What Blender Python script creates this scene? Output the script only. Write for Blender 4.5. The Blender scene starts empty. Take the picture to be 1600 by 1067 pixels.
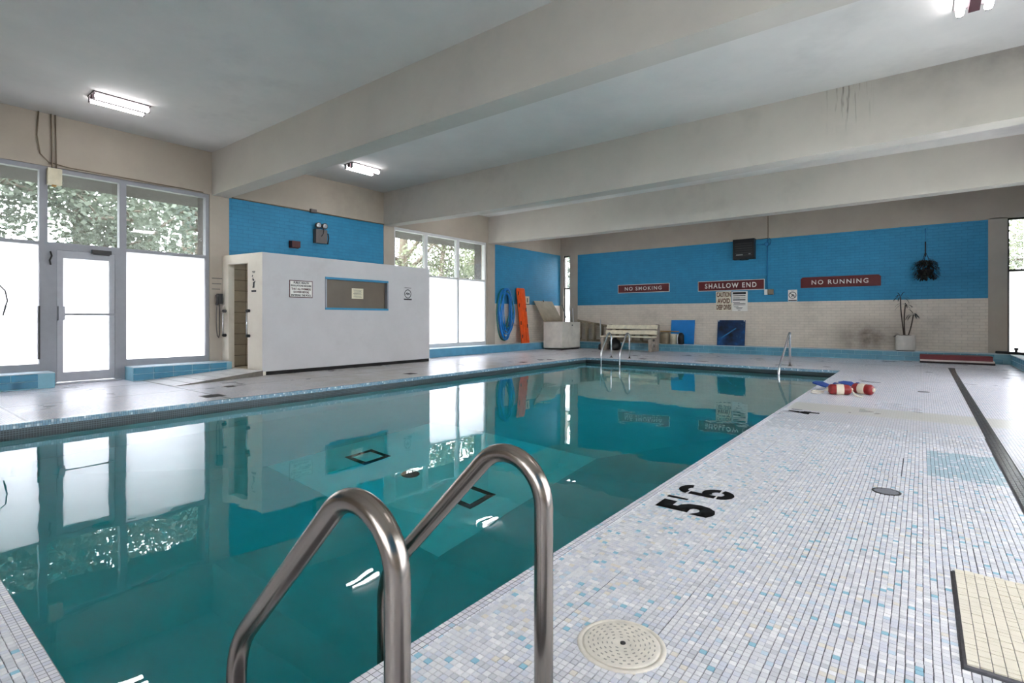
import bpy, bmesh, math, random
import numpy as np
from mathutils import Vector, Matrix

random.seed(7)
PI = math.pi
S = bpy.context.scene
COL = S.collection

# ------------------------------------------------------------------ camera, sky, exposure
cam = bpy.data.cameras.new('camera'); cam_o = bpy.data.objects.new('camera', cam); COL.objects.link(cam_o)
cam_o.location = (0, 0, 1.05); cam_o.rotation_euler = (PI/2, 0, 0.6616)
cam.sensor_width = 36; cam.lens = 18.506; cam.shift_y = -0.02216; cam.clip_start = 0.05; cam.clip_end = 300
S.camera = cam_o
SKY = 8.0
S.view_settings.view_transform = 'Standard'; S.view_settings.look = 'None'
S.view_settings.exposure = 1.32; S.view_settings.gamma = 1.0; S.view_settings.use_curve_mapping = False
w = bpy.data.worlds.new('overcast_sky'); S.world = w; w.use_nodes = True
bgn = w.node_tree.nodes['Background']
bgn.inputs[0].default_value = (0.92, 0.945, 1.0, 1); bgn.inputs[1].default_value = SKY
try:
    S.cycles.sample_clamp_indirect = 6.0
    S.cycles.max_bounces = 14; S.cycles.diffuse_bounces = 8; S.cycles.glossy_bounces = 6
    S.cycles.transmission_bounces = 10; S.cycles.transparent_max_bounces = 16
except Exception:
    pass

# ------------------------------------------------------------------ materials
def lin(r, g, b):
    f = lambda c: (c/12.92 if c <= .04045 else ((c+.055)/1.055)**2.4)
    return (f(r/255), f(g/255), f(b/255), 1)

class NT:
    def __init__(s, name):
        s.m = bpy.data.materials.new(name); s.m.use_nodes = True
        s.t = s.m.node_tree; s.n = s.t.nodes; s.b = s.n['Principled BSDF']; s.out = s.n['Material Output']
    def add(s, typ, **kw):
        n = s.n.new(typ)
        for k, v in kw.items():
            if k.startswith('i_'): n.inputs[k[2:].replace('_', ' ')].default_value = v
            elif k.startswith('x'): n.inputs[int(k[1:])].default_value = v
            else: setattr(n, k, v)
        return n
    def lk(s, a, ao, b, bi): s.t.links.new(a.outputs[ao], b.inputs[bi])
    def math(s, op, a, b=None, c=None):
        n = s.n.new('ShaderNodeMath'); n.operation = op
        for i, v in enumerate((a, b, c)):
            if v is None: continue
            if isinstance(v, (int, float)): n.inputs[i].default_value = v
            else: s.t.links.new(v, n.inputs[i])
        return n.outputs[0]
    def mix(s, fac, a, b, blend='MIX'):
        n = s.n.new('ShaderNodeMix'); n.data_type = 'RGBA'; n.blend_type = blend
        for i, v in ((0, fac), (6, a), (7, b)):
            if isinstance(v, (int, float)): n.inputs[i].default_value = v
            elif isinstance(v, tuple): n.inputs[i].default_value = v
            else: s.t.links.new(v, n.inputs[i])
        return n.outputs[2]
    def pos(s):
        g = s.n.new('ShaderNodeNewGeometry'); x = s.n.new('ShaderNodeSeparateXYZ')
        s.t.links.new(g.outputs['Position'], x.inputs[0]); return g.outputs['Position'], x.outputs
    def noise(s, vec, scale, detail=4, rough=.6):
        n = s.n.new('ShaderNodeTexNoise'); n.inputs['Scale'].default_value = scale
        n.inputs['Detail'].default_value = detail; n.inputs['Roughness'].default_value = rough
        if vec is not None: s.t.links.new(vec, n.inputs['Vector'])
        return n.outputs['Fac']
    def ramp(s, fac, *st):
        n = s.n.new('ShaderNodeValToRGB'); e = n.color_ramp.elements
        while len(e) < len(st): e.new(.5)
        for i, (p, c) in enumerate(st): e[i].position = p; e[i].color = c if isinstance(c, tuple) else (c, c, c, 1)
        s.t.links.new(fac, n.inputs[0]); return n.outputs[0]
    def base(s, c, rough=.5, metal=0., spec=.5):
        if isinstance(c, tuple): s.b.inputs['Base Color'].default_value = c
        else: s.t.links.new(c, s.b.inputs['Base Color'])
        if isinstance(rough, (int, float)): s.b.inputs['Roughness'].default_value = rough
        else: s.t.links.new(rough, s.b.inputs['Roughness'])
        s.b.inputs['Metallic'].default_value = metal; s.b.inputs['Specular IOR Level'].default_value = spec
        return s
    def bump(s, h, strength=.3, dist=.01):
        n = s.n.new('ShaderNodeBump'); n.inputs['Strength'].default_value = strength; n.inputs['Distance'].default_value = dist
        s.t.links.new(h, n.inputs['Height']); s.t.links.new(n.outputs[0], s.b.inputs['Normal']); return s

M = {}
def plain(name, rgb, rough=.5, metal=0., var=.12, scale=9., spec=.5):
    """flat paint / plastic / metal with a little procedural mottling and fine relief"""
    t = NT(name); p, x = t.pos(); f = t.noise(p, scale)
    c = lin(*rgb); d = tuple(v*(1-var) for v in c[:3])+(1,); u = tuple(min(1, v*(1+var*.6)) for v in c[:3])+(1,)
    t.base(t.ramp(f, (.3, d), (.7, u)), rough, metal, spec)
    M[name] = t.m; return t.m

# plaster / concrete
def plaster(name, a, b, stain, scale=1.3, rough=.8):
    t = NT(name); p, x = t.pos()
    f = t.noise(p, scale, 6, .65); g = t.noise(p, scale*.45, 5, .7)
    c = t.ramp(f, (.32, lin(*b)), (.62, lin(*a)))
    c = t.mix(t.ramp(g, (.56, 0.), (.78, .55)), c, lin(*stain))
    t.base(c, rough, 0, .3); t.bump(t.noise(p, 60, 4), .12, .004); M[name] = t.m
plaster('ceiling_paint', (206, 202, 197), (196, 193, 189), (158, 156, 154), .8)
plaster('beam_paint', (188, 182, 172), (180, 174, 165), (148, 142, 135), .9)
plaster('wall_paint', (174, 163, 149), (166, 155, 142), (142, 132, 121), 1.0)
plaster('stall_paint', (197, 194, 194), (191, 188, 188), (176, 171, 170), 1.6)
plaster('stall_side_paint', (224, 216, 200), (215, 206, 190), (190, 176, 156), 1.6)
plaster('outside_render', (66, 58, 56), (58, 52, 50), (48, 43, 42), 1.2)

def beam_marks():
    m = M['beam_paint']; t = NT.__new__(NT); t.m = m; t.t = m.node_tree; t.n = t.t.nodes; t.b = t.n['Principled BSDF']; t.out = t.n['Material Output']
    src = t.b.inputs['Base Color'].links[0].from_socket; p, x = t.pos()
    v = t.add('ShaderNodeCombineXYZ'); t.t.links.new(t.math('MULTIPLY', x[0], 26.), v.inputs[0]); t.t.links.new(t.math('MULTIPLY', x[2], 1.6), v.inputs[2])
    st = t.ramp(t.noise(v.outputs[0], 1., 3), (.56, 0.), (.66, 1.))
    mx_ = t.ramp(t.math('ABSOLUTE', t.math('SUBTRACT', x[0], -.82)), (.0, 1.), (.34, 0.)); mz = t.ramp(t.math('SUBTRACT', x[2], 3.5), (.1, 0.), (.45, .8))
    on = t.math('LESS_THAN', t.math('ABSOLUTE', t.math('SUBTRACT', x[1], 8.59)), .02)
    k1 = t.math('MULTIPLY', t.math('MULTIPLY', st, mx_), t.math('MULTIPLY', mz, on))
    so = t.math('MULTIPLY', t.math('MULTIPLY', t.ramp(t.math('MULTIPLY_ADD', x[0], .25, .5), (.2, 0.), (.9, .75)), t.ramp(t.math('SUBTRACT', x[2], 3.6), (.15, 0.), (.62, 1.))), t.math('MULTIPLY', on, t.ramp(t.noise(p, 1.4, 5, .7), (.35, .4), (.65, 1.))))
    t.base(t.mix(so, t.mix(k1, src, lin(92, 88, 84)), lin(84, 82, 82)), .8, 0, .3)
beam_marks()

def brick_paint(name, axis, zsplit, blue=(48, 136, 176), white=(218, 206, 190), dirt=.0):
    t = NT(name); p, x = t.pos()
    v = t.add('ShaderNodeCombineXYZ'); t.t.links.new(x[axis], v.inputs[0]); t.t.links.new(x[2], v.inputs[1])
    br = t.add('ShaderNodeTexBrick'); br.inputs['Scale'].default_value = 1.0
    br.inputs['Brick Width'].default_value = .22; br.inputs['Row Height'].default_value = .075
    br.inputs['Mortar Size'].default_value = .007; br.inputs['Mortar Smooth'].default_value = .6
    br.inputs['Color1'].default_value = (1, 1, 1, 1); br.inputs['Color2'].default_value = (.88, .88, .88, 1); br.inputs['Mortar'].default_value = (.66, .66, .66, 1)
    t.t.links.new(v.outputs[0], br.inputs['Vector'])
    n1 = t.noise(p, .7, 5, .7); n2 = t.noise(p, 3.5, 4)
    bl = t.ramp(n2, (.3, tuple(c*.86 for c in lin(*blue)[:3])+(1,)), (.7, lin(*blue)))
    wh = t.ramp(n2, (.3, tuple(c*.9 for c in lin(*white)[:3])+(1,)), (.7, lin(*white)))
    wh = t.mix(t.ramp(n1, (.55, 0.), (.8, .5)), wh, lin(118, 104, 92))
    if axis == 0:
        ex_ = t.math('DIVIDE', t.math('SUBTRACT', x[0], -1.15), 1.1); ez_ = t.math('DIVIDE', t.math('SUBTRACT', x[2], .55), .62)
        rr_ = t.math('SQRT', t.math('ADD', t.math('MULTIPLY', ex_, ex_), t.math('MULTIPLY', ez_, ez_)))
        k_ = t.math('MULTIPLY', t.ramp(rr_, (.2, .85), (1., 0.)), t.ramp(n2, (.3, .4), (.65, 1.)))
        wh = t.mix(k_, wh, lin(92, 78, 68))
    up = t.math('GREATER_THAN', x[2], zsplit)
    c = t.mix(up, wh, bl)
    c = t.mix(.55, c, t.mix(1., c, br.outputs['Color'], 'MULTIPLY'))
    t.base(c, .55, 0, .35)
    h = t.math('ADD', t.math('MULTIPLY', br.outputs['Fac'], -1.), t.math('MULTIPLY', n2, .3))
    t.bump(h, .5, .006); M[name] = t.m
brick_paint('brick_back', 0, 1.545)
brick_paint('brick_side', 1, 1.545)

# mosaic deck: small square tiles in sheets, colour picked per tile
PITCH = .0225
def mosaic(name, grout=(132, 130, 135), tone=None):
    t = NT(name); p, x = t.pos()
    sc = 1/PITCH
    cx = t.math('FLOOR', t.math('MULTIPLY', x[0], sc)); cy = t.math('FLOOR', t.math('MULTIPLY', x[1], sc))
    cv = t.add('ShaderNodeCombineXYZ'); t.t.links.new(cx, cv.inputs[0]); t.t.links.new(cy, cv.inputs[1])
    wn = t.add('ShaderNodeTexWhiteNoise', noise_dimensions='2D'); t.t.links.new(cv.outputs[0], wn.inputs['Vector'])
    c = t.ramp(wn.outputs['Value'], (0., lin(232, 229, 236)), (.3, lin(240, 237, 241)), (.55, lin(224, 223, 233)), (.8, lin(250, 249, 249)), (.88, lin(234, 232, 238)), (.94, lin(184, 212, 226)), (.97, lin(228, 227, 234)))
    t.n[-1].color_ramp.interpolation = 'CONSTANT'
    fx = t.math('FRACT', t.math('MULTIPLY', x[0], sc)); fy = t.math('FRACT', t.math('MULTIPLY', x[1], sc))
    ex = t.math('LESS_THAN', fx, .13); ey = t.math('LESS_THAN', fy, .10)
    j = t.math('MAXIMUM', ex, ey)
    c = t.mix(j, c, lin(*grout))
    n = t.noise(p, .55, 5, .65); n2 = t.noise(p, 2.2, 5, .7)
    # wear: old greyish patches, and the browner worn strip along the shower wall
    c = t.mix(t.ramp(n, (.52, 0.), (.75, .35)), c, lin(186, 182, 178))
    if tone == 'left':
        a = t.math('MULTIPLY', t.ramp(t.math('MULTIPLY_ADD', x[1], .1, 0.), (.36, 0.), (.50, 1.), (.95, 1.), (1., .5)), t.ramp(n2, (.35, .35), (.6, .8)))
        c = t.mix(a, c, lin(170, 162, 150))
        for yl in (2.75, 3.2): pass
    # control joints
    for ax, pos, wd in ((0, -8.55, .012), (1, 14.62, .02), (1, 1.2, .012), (1, 3.2, .012), (0, -9.9, .012)):
        if tone != 'left' and ax == 0: continue
        if tone == 'left' and pos == 14.62: continue
        if tone != 'left' and pos in (1.2, 3.2): continue
        k = t.math('LESS_THAN', t.math('ABSOLUTE', t.math('SUBTRACT', x[ax], pos)), wd)
        c = t.mix(k, c, lin(74, 72, 72))
    if tone == 'right':
        # cream replacement strip crossing the walkway, and a slightly greyer band on its near side
        k = t.ramp(t.math('ABSOLUTE', t.math('SUBTRACT', x[1], 7.16)), (.26, 1.), (.36, 0.))
        c = t.mix(t.math('MULTIPLY', k, .75), c, lin(196, 192, 176))
        k = t.math('LESS_THAN', t.math('ABSOLUTE', t.math('SUBTRACT', x[1], 5.7)), 1.15)
        c = t.mix(t.math('MULTIPLY', k, .25), c, lin(168, 166, 160))
    t.base(c, t.math('MULTIPLY_ADD', t.noise(p, 1.1, 3), .15, .22), 0, .5)
    hh = t.math('SUBTRACT', 1., j)
    t.bump(hh, .25, .002); M[name] = t.m
mosaic('mosaic_right', tone='right'); mosaic('mosaic_left', tone='left'); mosaic('mosaic_end')
for nm, c in (('tile_grey', (232, 231, 234)), ('tile_pale', (240, 239, 240)), ('tile_lilac', (224, 225, 233)), ('tile_smoke', (216, 216, 220)),
              ('tile_white', (252, 250, 250)), ('tile_aqua', (160, 206, 222)), ('tile_ice', (212, 226, 236)), ('tile_sand', (238, 231, 220)),
              ('tile_cream', (240, 231, 210)), ('tile_black', (34, 32, 33)), ('tile_teal', (186, 208, 216))):
    plain(nm, c, .26, 0, .03, 8)
plain('grout', (104, 103, 107), .9, 0, .2, 40)
plain('nosing_dark', (62, 74, 80), .5, 0, .3, 20)
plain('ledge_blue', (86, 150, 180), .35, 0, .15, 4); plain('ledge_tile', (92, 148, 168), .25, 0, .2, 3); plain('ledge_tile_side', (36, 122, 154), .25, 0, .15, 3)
plain('ledge_cap', (176, 196, 204), .5, 0, .15, 4); plain('ledge_joint', (126, 176, 192), .6, 0, .1, 8)

def nosing():
    t = NT('nosing_tile'); p, x = t.pos(); v = t.add('ShaderNodeVectorMath', operation='SCALE'); v.inputs['Scale'].default_value = 1/PITCH
    t.t.links.new(p, v.inputs[0]); fl = t.add('ShaderNodeVectorMath', operation='FLOOR'); t.lk(v, 0, fl, 0)
    wn = t.add('ShaderNodeTexWhiteNoise', noise_dimensions='3D'); t.lk(fl, 0, wn, 0)
    c = t.ramp(wn.outputs['Value'], (0., lin(128, 160, 178)), (.3, lin(112, 148, 170)), (.6, lin(146, 170, 184)), (.955, lin(206, 222, 228)))
    t.n[-1].color_ramp.interpolation = 'CONSTANT'
    fy = t.math('FRACT', t.math('MULTIPLY', x[1], 1/PITCH)); c = t.mix(t.math('LESS_THAN', fy, .14), c, lin(70, 88, 100))
    t.base(c, .25); M['nosing_tile'] = t.m
    t = NT('gutter_mosaic'); p, x = t.pos(); v = t.add('ShaderNodeVectorMath', operation='SCALE'); v.inputs['Scale'].default_value = 1/PITCH
    t.t.links.new(p, v.inputs[0]); fr = t.add('ShaderNodeVectorMath', operation='FRACTION'); t.lk(v, 0, fr, 0)
    sx = t.add('ShaderNodeSeparateXYZ'); t.lk(fr, 0, sx, 0)
    k = t.math('MAXIMUM', t.math('LESS_THAN', sx.outputs[1], .2), t.math('LESS_THAN', sx.outputs[2], .25))
    t.base(t.mix(k, lin(30, 40, 44), lin(84, 100, 104)), .4); M['gutter_mosaic'] = t.m
nosing()

def metal(name, rgb, rough, scratch=True):
    t = NT(name); p, x = t.pos(); n = t.noise(p, 7, 3, .5)
    t.base(t.ramp(n, (.3, tuple(v*.9 for v in lin(*rgb)[:3])+(1,)), (.7, lin(*rgb))), t.math('MULTIPLY_ADD', n, .05, rough-.02), 1.0)
    M[name] = t.m
metal('steel_worn', (160, 151, 142), .24); metal('steel_bright', (214, 214, 214), .2); plain('aluminium', (158, 158, 163), .45, 0, .06); metal('dark_metal', (70, 68, 66), .45)
plain('frame_white', (200, 200, 200), .5, 0, .04); plain('alu_paint', (140, 140, 145), .5, 0, .05)
plain('white_plastic', (226, 226, 222), .4); plain('cream_plastic', (206, 196, 168), .5); plain('black_plastic', (22, 22, 24), .45); plain('charcoal', (48, 46, 46), .6)
plain('grey_box', (96, 90, 88), .5); plain('red_box', (70, 18, 16), .5); plain('maroon', (92, 20, 20), .5, 0, .1); plain('sign_white', (224, 220, 212), .5, 0, .06)
plain('sign_cream', (214, 204, 180), .5, 0, .1); plain('brown_print', (92, 46, 24), .6); plain('black_print', (24, 22, 22), .6); plain('maroon_print', (86, 44, 46), .6)
plain('grey_print', (92, 90, 88), .6); plain('floor_paint_black', (16, 15, 15), .9, 0, .3, 40, .1)
plain('board_blue', (0, 122, 200), .4, 0, .15, 3); plain('orange_plastic', (232, 84, 18), .45, 0, .15, 6); plain('hose_blue', (10, 116, 190), .4); plain('hose_green', (20, 110, 104), .4)
plain('chest_paint', (212, 206, 194), .6, 0, .14, 4); plain('lid_paint', (150, 136, 112), .6, 0, .2, 4); plain('bench_wood', (228, 219, 192), .55, 0, .18, 8); plain('bench_concrete', (160, 148, 134), .85, 0, .3, 10)
plain('ladder_wood', (150, 136, 114), .7, 0, .25, 6); plain('pot_white', (206, 200, 190), .5, 0, .1); plain('soil', (40, 32, 26), .95, 0, .4, 30); plain('stem_brown', (58, 44, 34), .8)
plain('leaf_dark', (24, 26, 22), .6, 0, .4, 6); plain('basket_dark', (30, 28, 26), .8, 0, .4, 30); plain('mat_red', (116, 40, 44), .6); plain('mat_white', (206, 196, 186), .6); plain('mat_dark', (44, 28, 30), .7)
plain('float_red', (140, 26, 26), .4); plain('float_white', (226, 214, 190), .45); plain('rope_white', (226, 220, 206), .7, 0, .15, 60); plain('fin_blue', (22, 66, 150), .45)
plain('stall_tile', (186, 172, 146), .35, 0, .14, 5); plain('stall_grout', (120, 108, 90), .8); plain('lid_cream', (234, 226, 211), .5, 0, .14, 20); plain('lid_mark', (176, 170, 158), .6)
plain('paper', (222, 212, 184), .7, 0, .06); plain('stall_black', (22, 20, 18), .8); plain('ramp_tile', (224, 222, 220), .35, 0, .12, 7); plain('ramp_side', (112, 106, 98), .8, 0, .25, 8)
plain('canvas_dark', (96, 84, 70), .9); plain('bark', (96, 84, 72), .95, 0, .35, 14); plain('asphalt', (150, 146, 150), .95, 0, .2, 2); plain('lawn', (96, 104, 84), .95, 0, .35, 3)
plain('hazel_wood', (170, 130, 70), .7); plain('window_tint', (104, 92, 78), .4, 0, .12, 2); plain('frame_blue', (40, 128, 168), .45); plain('frame_steel', (140, 142, 148), .4, .5)
plain('reflector', (235, 235, 235), .12, .7); plain('cable_tan', (120, 106, 88), .7); plain('cable_black', (28, 28, 30), .6); plain('conduit_blue', (24, 110, 160), .5); plain('fixture_maroon', (60, 22, 32), .6); plain('fixture_grey', (120, 112, 114), .6)

def water_art():
    t = NT('underwater_print'); p, x = t.pos(); n = t.noise(p, 5, 6, .7); n2 = t.noise(p, 2, 3)
    c = t.ramp(n2, (.3, lin(4, 12, 26)), (.5, lin(8, 52, 98)), (.72, lin(18, 104, 178)))
    c = t.mix(t.ramp(n, (.6, 0.), (.8, .4)), c, lin(120, 170, 200)); t.base(c, .35); M['underwater_print'] = t.m
water_art()

def leaf(name, a, b):
    t = NT(name); p, x = t.pos(); n = t.noise(p, 2.5, 4)
    c = t.ramp(n, (.3, lin(*a)), (.7, lin(*b))); t.base(c, .6, 0, .25)
    tr = t.add('ShaderNodeBsdfTranslucent'); t.t.links.new(c, tr.inputs[0])
    mx = t.add('ShaderNodeMixShader'); mx.inputs[0].default_value = .3
    t.lk(t.b, 0, mx, 1); t.lk(tr, 0, mx, 2); t.lk(mx, 0, t.out, 0); M[name] = t.m
leaf('leaf_maple', (66, 74, 62), (98, 106, 92)); leaf('leaf_oak', (92, 98, 74), (124, 130, 102)); leaf('leaf_pine', (78, 88, 82), (108, 118, 108))

def emit(name, col, s):
    t = NT(name); e = t.add('ShaderNodeEmission'); e.inputs[0].default_value = col; e.inputs[1].default_value = s; t.lk(e, 0, t.out, 0); M[name] = t.m
emit('tube_glow', (1, .97, 1, 1), 9.)

def clear_glass(key, tint):
    t = NT('clear_glass'); g = t.add('ShaderNodeBsdfGlossy'); g.inputs['Roughness'].default_value = .01
    tr = t.add('ShaderNodeBsdfTransparent'); tr.inputs[0].default_value = (.96, .98, .97, 1)
    lw = t.add('ShaderNodeLayerWeight'); lw.inputs[0].default_value = .5; mx = t.add('ShaderNodeMixShader')
    t.t.links.new(t.math('MULTIPLY_ADD', t.math('POWER', lw.outputs['Facing'], 5.), .9, .04), mx.inputs[0])
    dt = t.add('ShaderNodeBsdfTranslucent'); dt.inputs[0].default_value = (.9, .92, .9, 1); m1 = t.add('ShaderNodeMixShader'); m1.inputs[0].default_value = .03
    t.lk(tr, 0, m1, 1); t.lk(dt, 0, m1, 2); t.lk(m1, 0, mx, 1); t.lk(g, 0, mx, 2); t.lk(mx, 0, t.out, 0); M['clear_glass'] = t.m
    t = NT(key); p, x = t.pos(); d = t.add('ShaderNodeBsdfTranslucent'); d.inputs[0].default_value = tint
    tr = t.add('ShaderNodeBsdfTransparent'); tr.inputs[0].default_value = (.9, .9, .92, 1)
    m0 = t.add('ShaderNodeMixShader'); m0.inputs[0].default_value = .04; t.lk(d, 0, m0, 1); t.lk(tr, 0, m0, 2)
    t.base(lin(225, 225, 232), .5); mx = t.add('ShaderNodeMixShader'); mx.inputs[0].default_value = .12
    t.lk(m0, 0, mx, 1); t.lk(t.b, 0, mx, 2); t.lk(mx, 0, t.out, 0); M[key] = t.m
clear_glass('frosted_film', (.88, .86, .92, 1)); clear_glass('thin_film', (.74, .73, .77, 1))

def water():
    t = NT('pool_water'); p, x = t.pos()
    t.b.inputs['Base Color'].default_value = (1, 1, 1, 1); t.b.inputs['Roughness'].default_value = 0.
    t.b.inputs['IOR'].default_value = 1.333; t.b.inputs['Transmission Weight'].default_value = 1.
    n = t.noise(p, 1.6, 2, .4); n2 = t.noise(p, 5.5, 2, .4)
    t.bump(t.math('ADD', n, t.math('MULTIPLY', n2, .12)), .09, .03)
    v = t.add('ShaderNodeVolumeAbsorption'); v.inputs['Color'].default_value = (.01, .94, .957, 1); v.inputs['Density'].default_value = 1.0
    t.lk(v, 0, t.out, 'Volume'); M['pool_water'] = t.m
    t = NT('basin_paint'); p, x = t.pos(); n = t.noise(p, 1.5, 5)
    t.base(t.ramp(n, (.3, lin(160, 196, 200)), (.7, lin(174, 206, 208))), .6, 0, .2); M['basin_paint'] = t.m
    plain('basin_floor_white', (248, 252, 252), .6, 0, .04, 3)
water()

# ------------------------------------------------------------------ mesh helpers
def wloc(o):
    v = Vector((0, 0, 0))
    while o is not None: v += o.location; o = o.parent
    return v
def link(name, me, mats, parent=None, loc=None):
    o = bpy.data.objects.new(name, me)
    for m in (mats if isinstance(mats, (list, tuple)) else [mats]):
        if len(me.materials) < (len(mats) if isinstance(mats, (list, tuple)) else 1): me.materials.append(M[m] if isinstance(m, str) else m)
    COL.objects.link(o)
    if parent is not None: o.parent = parent
    if loc is not None: o.location = loc
    return o
class B:
    """collects shapes in world coordinates, links them as ONE mesh object"""
    def __init__(s): s.bm = bmesh.new(); s.mi = 0
    def face(s, vs):
        try:
            f = s.bm.faces.new(vs); f.material_index = s.mi; return f
        except ValueError: return None
    def box(s, x0, x1, y0, y1, z0, z1):
        v = [s.bm.verts.new((x, y, z)) for z in (z0, z1) for y in (y0, y1) for x in (x0, x1)]
        for q in ((0, 2, 3, 1), (4, 5, 7, 6), (0, 1, 5, 4), (2, 6, 7, 3), (0, 4, 6, 2), (1, 3, 7, 5)): s.face([v[i] for i in q])
        return s
    def hexa(s, p):   # 8 points: bottom 4 ccw, top 4 ccw
        v = [s.bm.verts.new(q) for q in p]
        for q in ((3, 2, 1, 0), (4, 5, 6, 7), (0, 1, 5, 4), (1, 2, 6, 5), (2, 3, 7, 6), (3, 0, 4, 7)): s.face([v[i] for i in q])
        return s
    def obox(s, c, ax, ay, az, hx, hy, hz):
        c = Vector(c); ax, ay, az = (Vector(a).normalized() for a in (ax, ay, az))
        P = lambda i, j, k: c+ax*hx*i+ay*hy*j+az*hz*k
        return s.hexa([P(-1, -1, -1), P(1, -1, -1), P(1, 1, -1), P(-1, 1, -1), P(-1, -1, 1), P(1, -1, 1), P(1, 1, 1), P(-1, 1, 1)])
    def bar(s, a, b, wd, th, up=(0, 0, 1)):
        a, b = Vector(a), Vector(b); d = b-a; L = d.length; d.normalize(); u = Vector(up); sd = d.cross(u)
        if sd.length < 1e-4: sd = d.cross(Vector((1, 0, 0)))
        sd.normalize(); u = sd.cross(d); return s.obox((a+b)/2, d, sd, u, L/2, wd/2, th/2)
    def tube(s, pts, r, n=10, closed=False, cap=True):
        pts = [Vector(p) for p in pts]; N = len(pts); rings = []
        rr = r if isinstance(r, (list, tuple)) else [r]*N
        t0 = (pts[1]-pts[0]).normalized(); u = t0.orthogonal().normalized()
        for i in range(N):
            if closed: t = (pts[(i+1) % N]-pts[i-1]).normalized()
            elif i == 0: t = t0
            elif i == N-1: t = (pts[-1]-pts[-2]).normalized()
            else: t = (pts[i+1]-pts[i-1]).normalized()
            u = (u-t*u.dot(t)).normalized(); v = t.cross(u)
            rings.append([s.bm.verts.new(pts[i]+(u*math.cos(2*PI*k/n)+v*math.sin(2*PI*k/n))*rr[i]) for k in range(n)])
        for i in range(N if closed else N-1):
            a, b = rings[i], rings[(i+1) % N]
            for k in range(n):
                f = s.face([a[k], a[(k+1) % n], b[(k+1) % n], b[k]])
                if f: f.smooth = True
        if cap and not closed: s.face(rings[0][::-1]); s.face(rings[-1])
        return s
    def lathe(s, c, prof, n=24, axis=(0, 0, 1)):
        c = Vector(c); az = Vector(axis).normalized(); u = az.orthogonal().normalized(); v = az.cross(u); rings = []
        for r, z in prof:
            rings.append([s.bm.verts.new(c+az*z+(u*math.cos(2*PI*k/n)+v*math.sin(2*PI*k/n))*max(r, 1e-4)) for k in range(n)])
        for a, b in zip(rings, rings[1:]):
            for k in range(n):
                f = s.face([a[k], a[(k+1) % n], b[(k+1) % n], b[k]])
                if f: f.smooth = True
        s.face(rings[0][::-1]); s.face(rings[-1]); return s
    def prism(s, poly, o, ax, ay, depth):
        """2D polygon in the frame (o, ax, ay), extruded by depth along ax x ay"""
        o, ax, ay = Vector(o), Vector(ax), Vector(ay); n = ax.cross(ay).normalized()*depth
        a = [s.bm.verts.new(o+ax*p[0]+ay*p[1]) for p in poly]; b = [s.bm.verts.new(v.co+n) for v in a]
        s.face(a[::-1]); s.face(b)
        for i in range(len(a)): s.face([a[i], a[(i+1) % len(a)], b[(i+1) % len(a)], b[i]])
        return s
    def quad(s, *p): s.face([s.bm.verts.new(q) for q in p]); return s
    def link(s, name, mat, parent=None, bevel=0., kind=None, seg=2):
        if bevel > 0:
            es = [e for e in s.bm.edges if len(e.link_faces) == 2 and e.calc_face_angle(0) > .6]
            bmesh.ops.bevel(s.bm, geom=es, offset=bevel, segments=seg, affect='EDGES', profile=.6, clamp_overlap=True)
        me = bpy.data.meshes.new(name)
        if parent is not None: bmesh.ops.translate(s.bm, verts=s.bm.verts, vec=-wloc(parent))
        s.bm.normal_update(); s.bm.to_mesh(me); s.bm.free()
        o = link(name, me, mat, parent)
        if kind: o['kind'] = kind
        return o
def recenter(o, c):
    c = Vector(c); o.data.transform(Matrix.Translation(-c)); o.location = Vector(o.location)+c; return o
def thing(name, label, cat, loc=(0, 0, 0), group=None):
    o = bpy.data.objects.new(name, None); COL.objects.link(o); o.location = loc; o.empty_display_size = .1
    o['label'] = label; o['category'] = cat
    if group: o['group'] = group
    return o
def tag(o, label, cat, group=None):
    o['label'] = label; o['category'] = cat
    if group: o['group'] = group
    return o
def struct(o): o['kind'] = 'structure'; return o
def dup_piece(src, name, loc, parent=None):
    o = src.copy(); o.name = name; o.location = loc; COL.objects.link(o)
    if parent is not None: o.parent = parent
    return o
def text(name, s, o, ax, ay, height, mat, parent, depth=.004, bold=.0, align='CENTER', width=None, space=1.):
    """flat lettering in the frame (o, ax, ay)"""
    cu = bpy.data.curves.new(name, 'FONT'); cu.body = s; cu.size = 1.; cu.align_x = align; cu.align_y = 'CENTER'
    cu.offset = bold; cu.extrude = 0.; cu.space_character = space; cu.resolution_u = 3
    tmp = bpy.data.objects.new(name+'_curve', cu); COL.objects.link(tmp)
    bpy.context.view_layer.update()
    me = bpy.data.meshes.new_from_object(tmp.evaluated_get(bpy.context.evaluated_depsgraph_get()))
    bpy.data.objects.remove(tmp); bpy.data.curves.remove(cu)
    xs = [v.co.x for v in me.vertices]; ys = [v.co.y for v in me.vertices]
    h0 = max(ys)-min(ys); sy = height/h0; sx = sy if width is None else width/(max(xs)-min(xs))
    mx, my = (max(xs)+min(xs))/2, (max(ys)+min(ys))/2
    o, ax, ay = Vector(o), Vector(ax).normalized(), Vector(ay).normalized(); n = ax.cross(ay)
    bm = bmesh.new(); bm.from_mesh(me); bpy.data.meshes.remove(me)
    if depth > 0:
        r = bmesh.ops.extrude_face_region(bm, geom=bm.faces[:])
        bmesh.ops.translate(bm, verts=[e for e in r['geom'] if isinstance(e, bmesh.types.BMVert)], vec=(0, 0, 1e-3))
    base = wloc(parent)
    for v in bm.verts:
        v.co = o+ax*(v.co.x-mx)*sx+ay*(v.co.y-my)*sy+n*(depth if v.co.z > 5e-4 else 0.)-base
    bmesh.ops.recalc_face_normals(bm, faces=bm.faces)
    me2 = bpy.data.meshes.new(name); bm.to_mesh(me2); bm.free()
    return link(name, me2, mat, parent)

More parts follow.
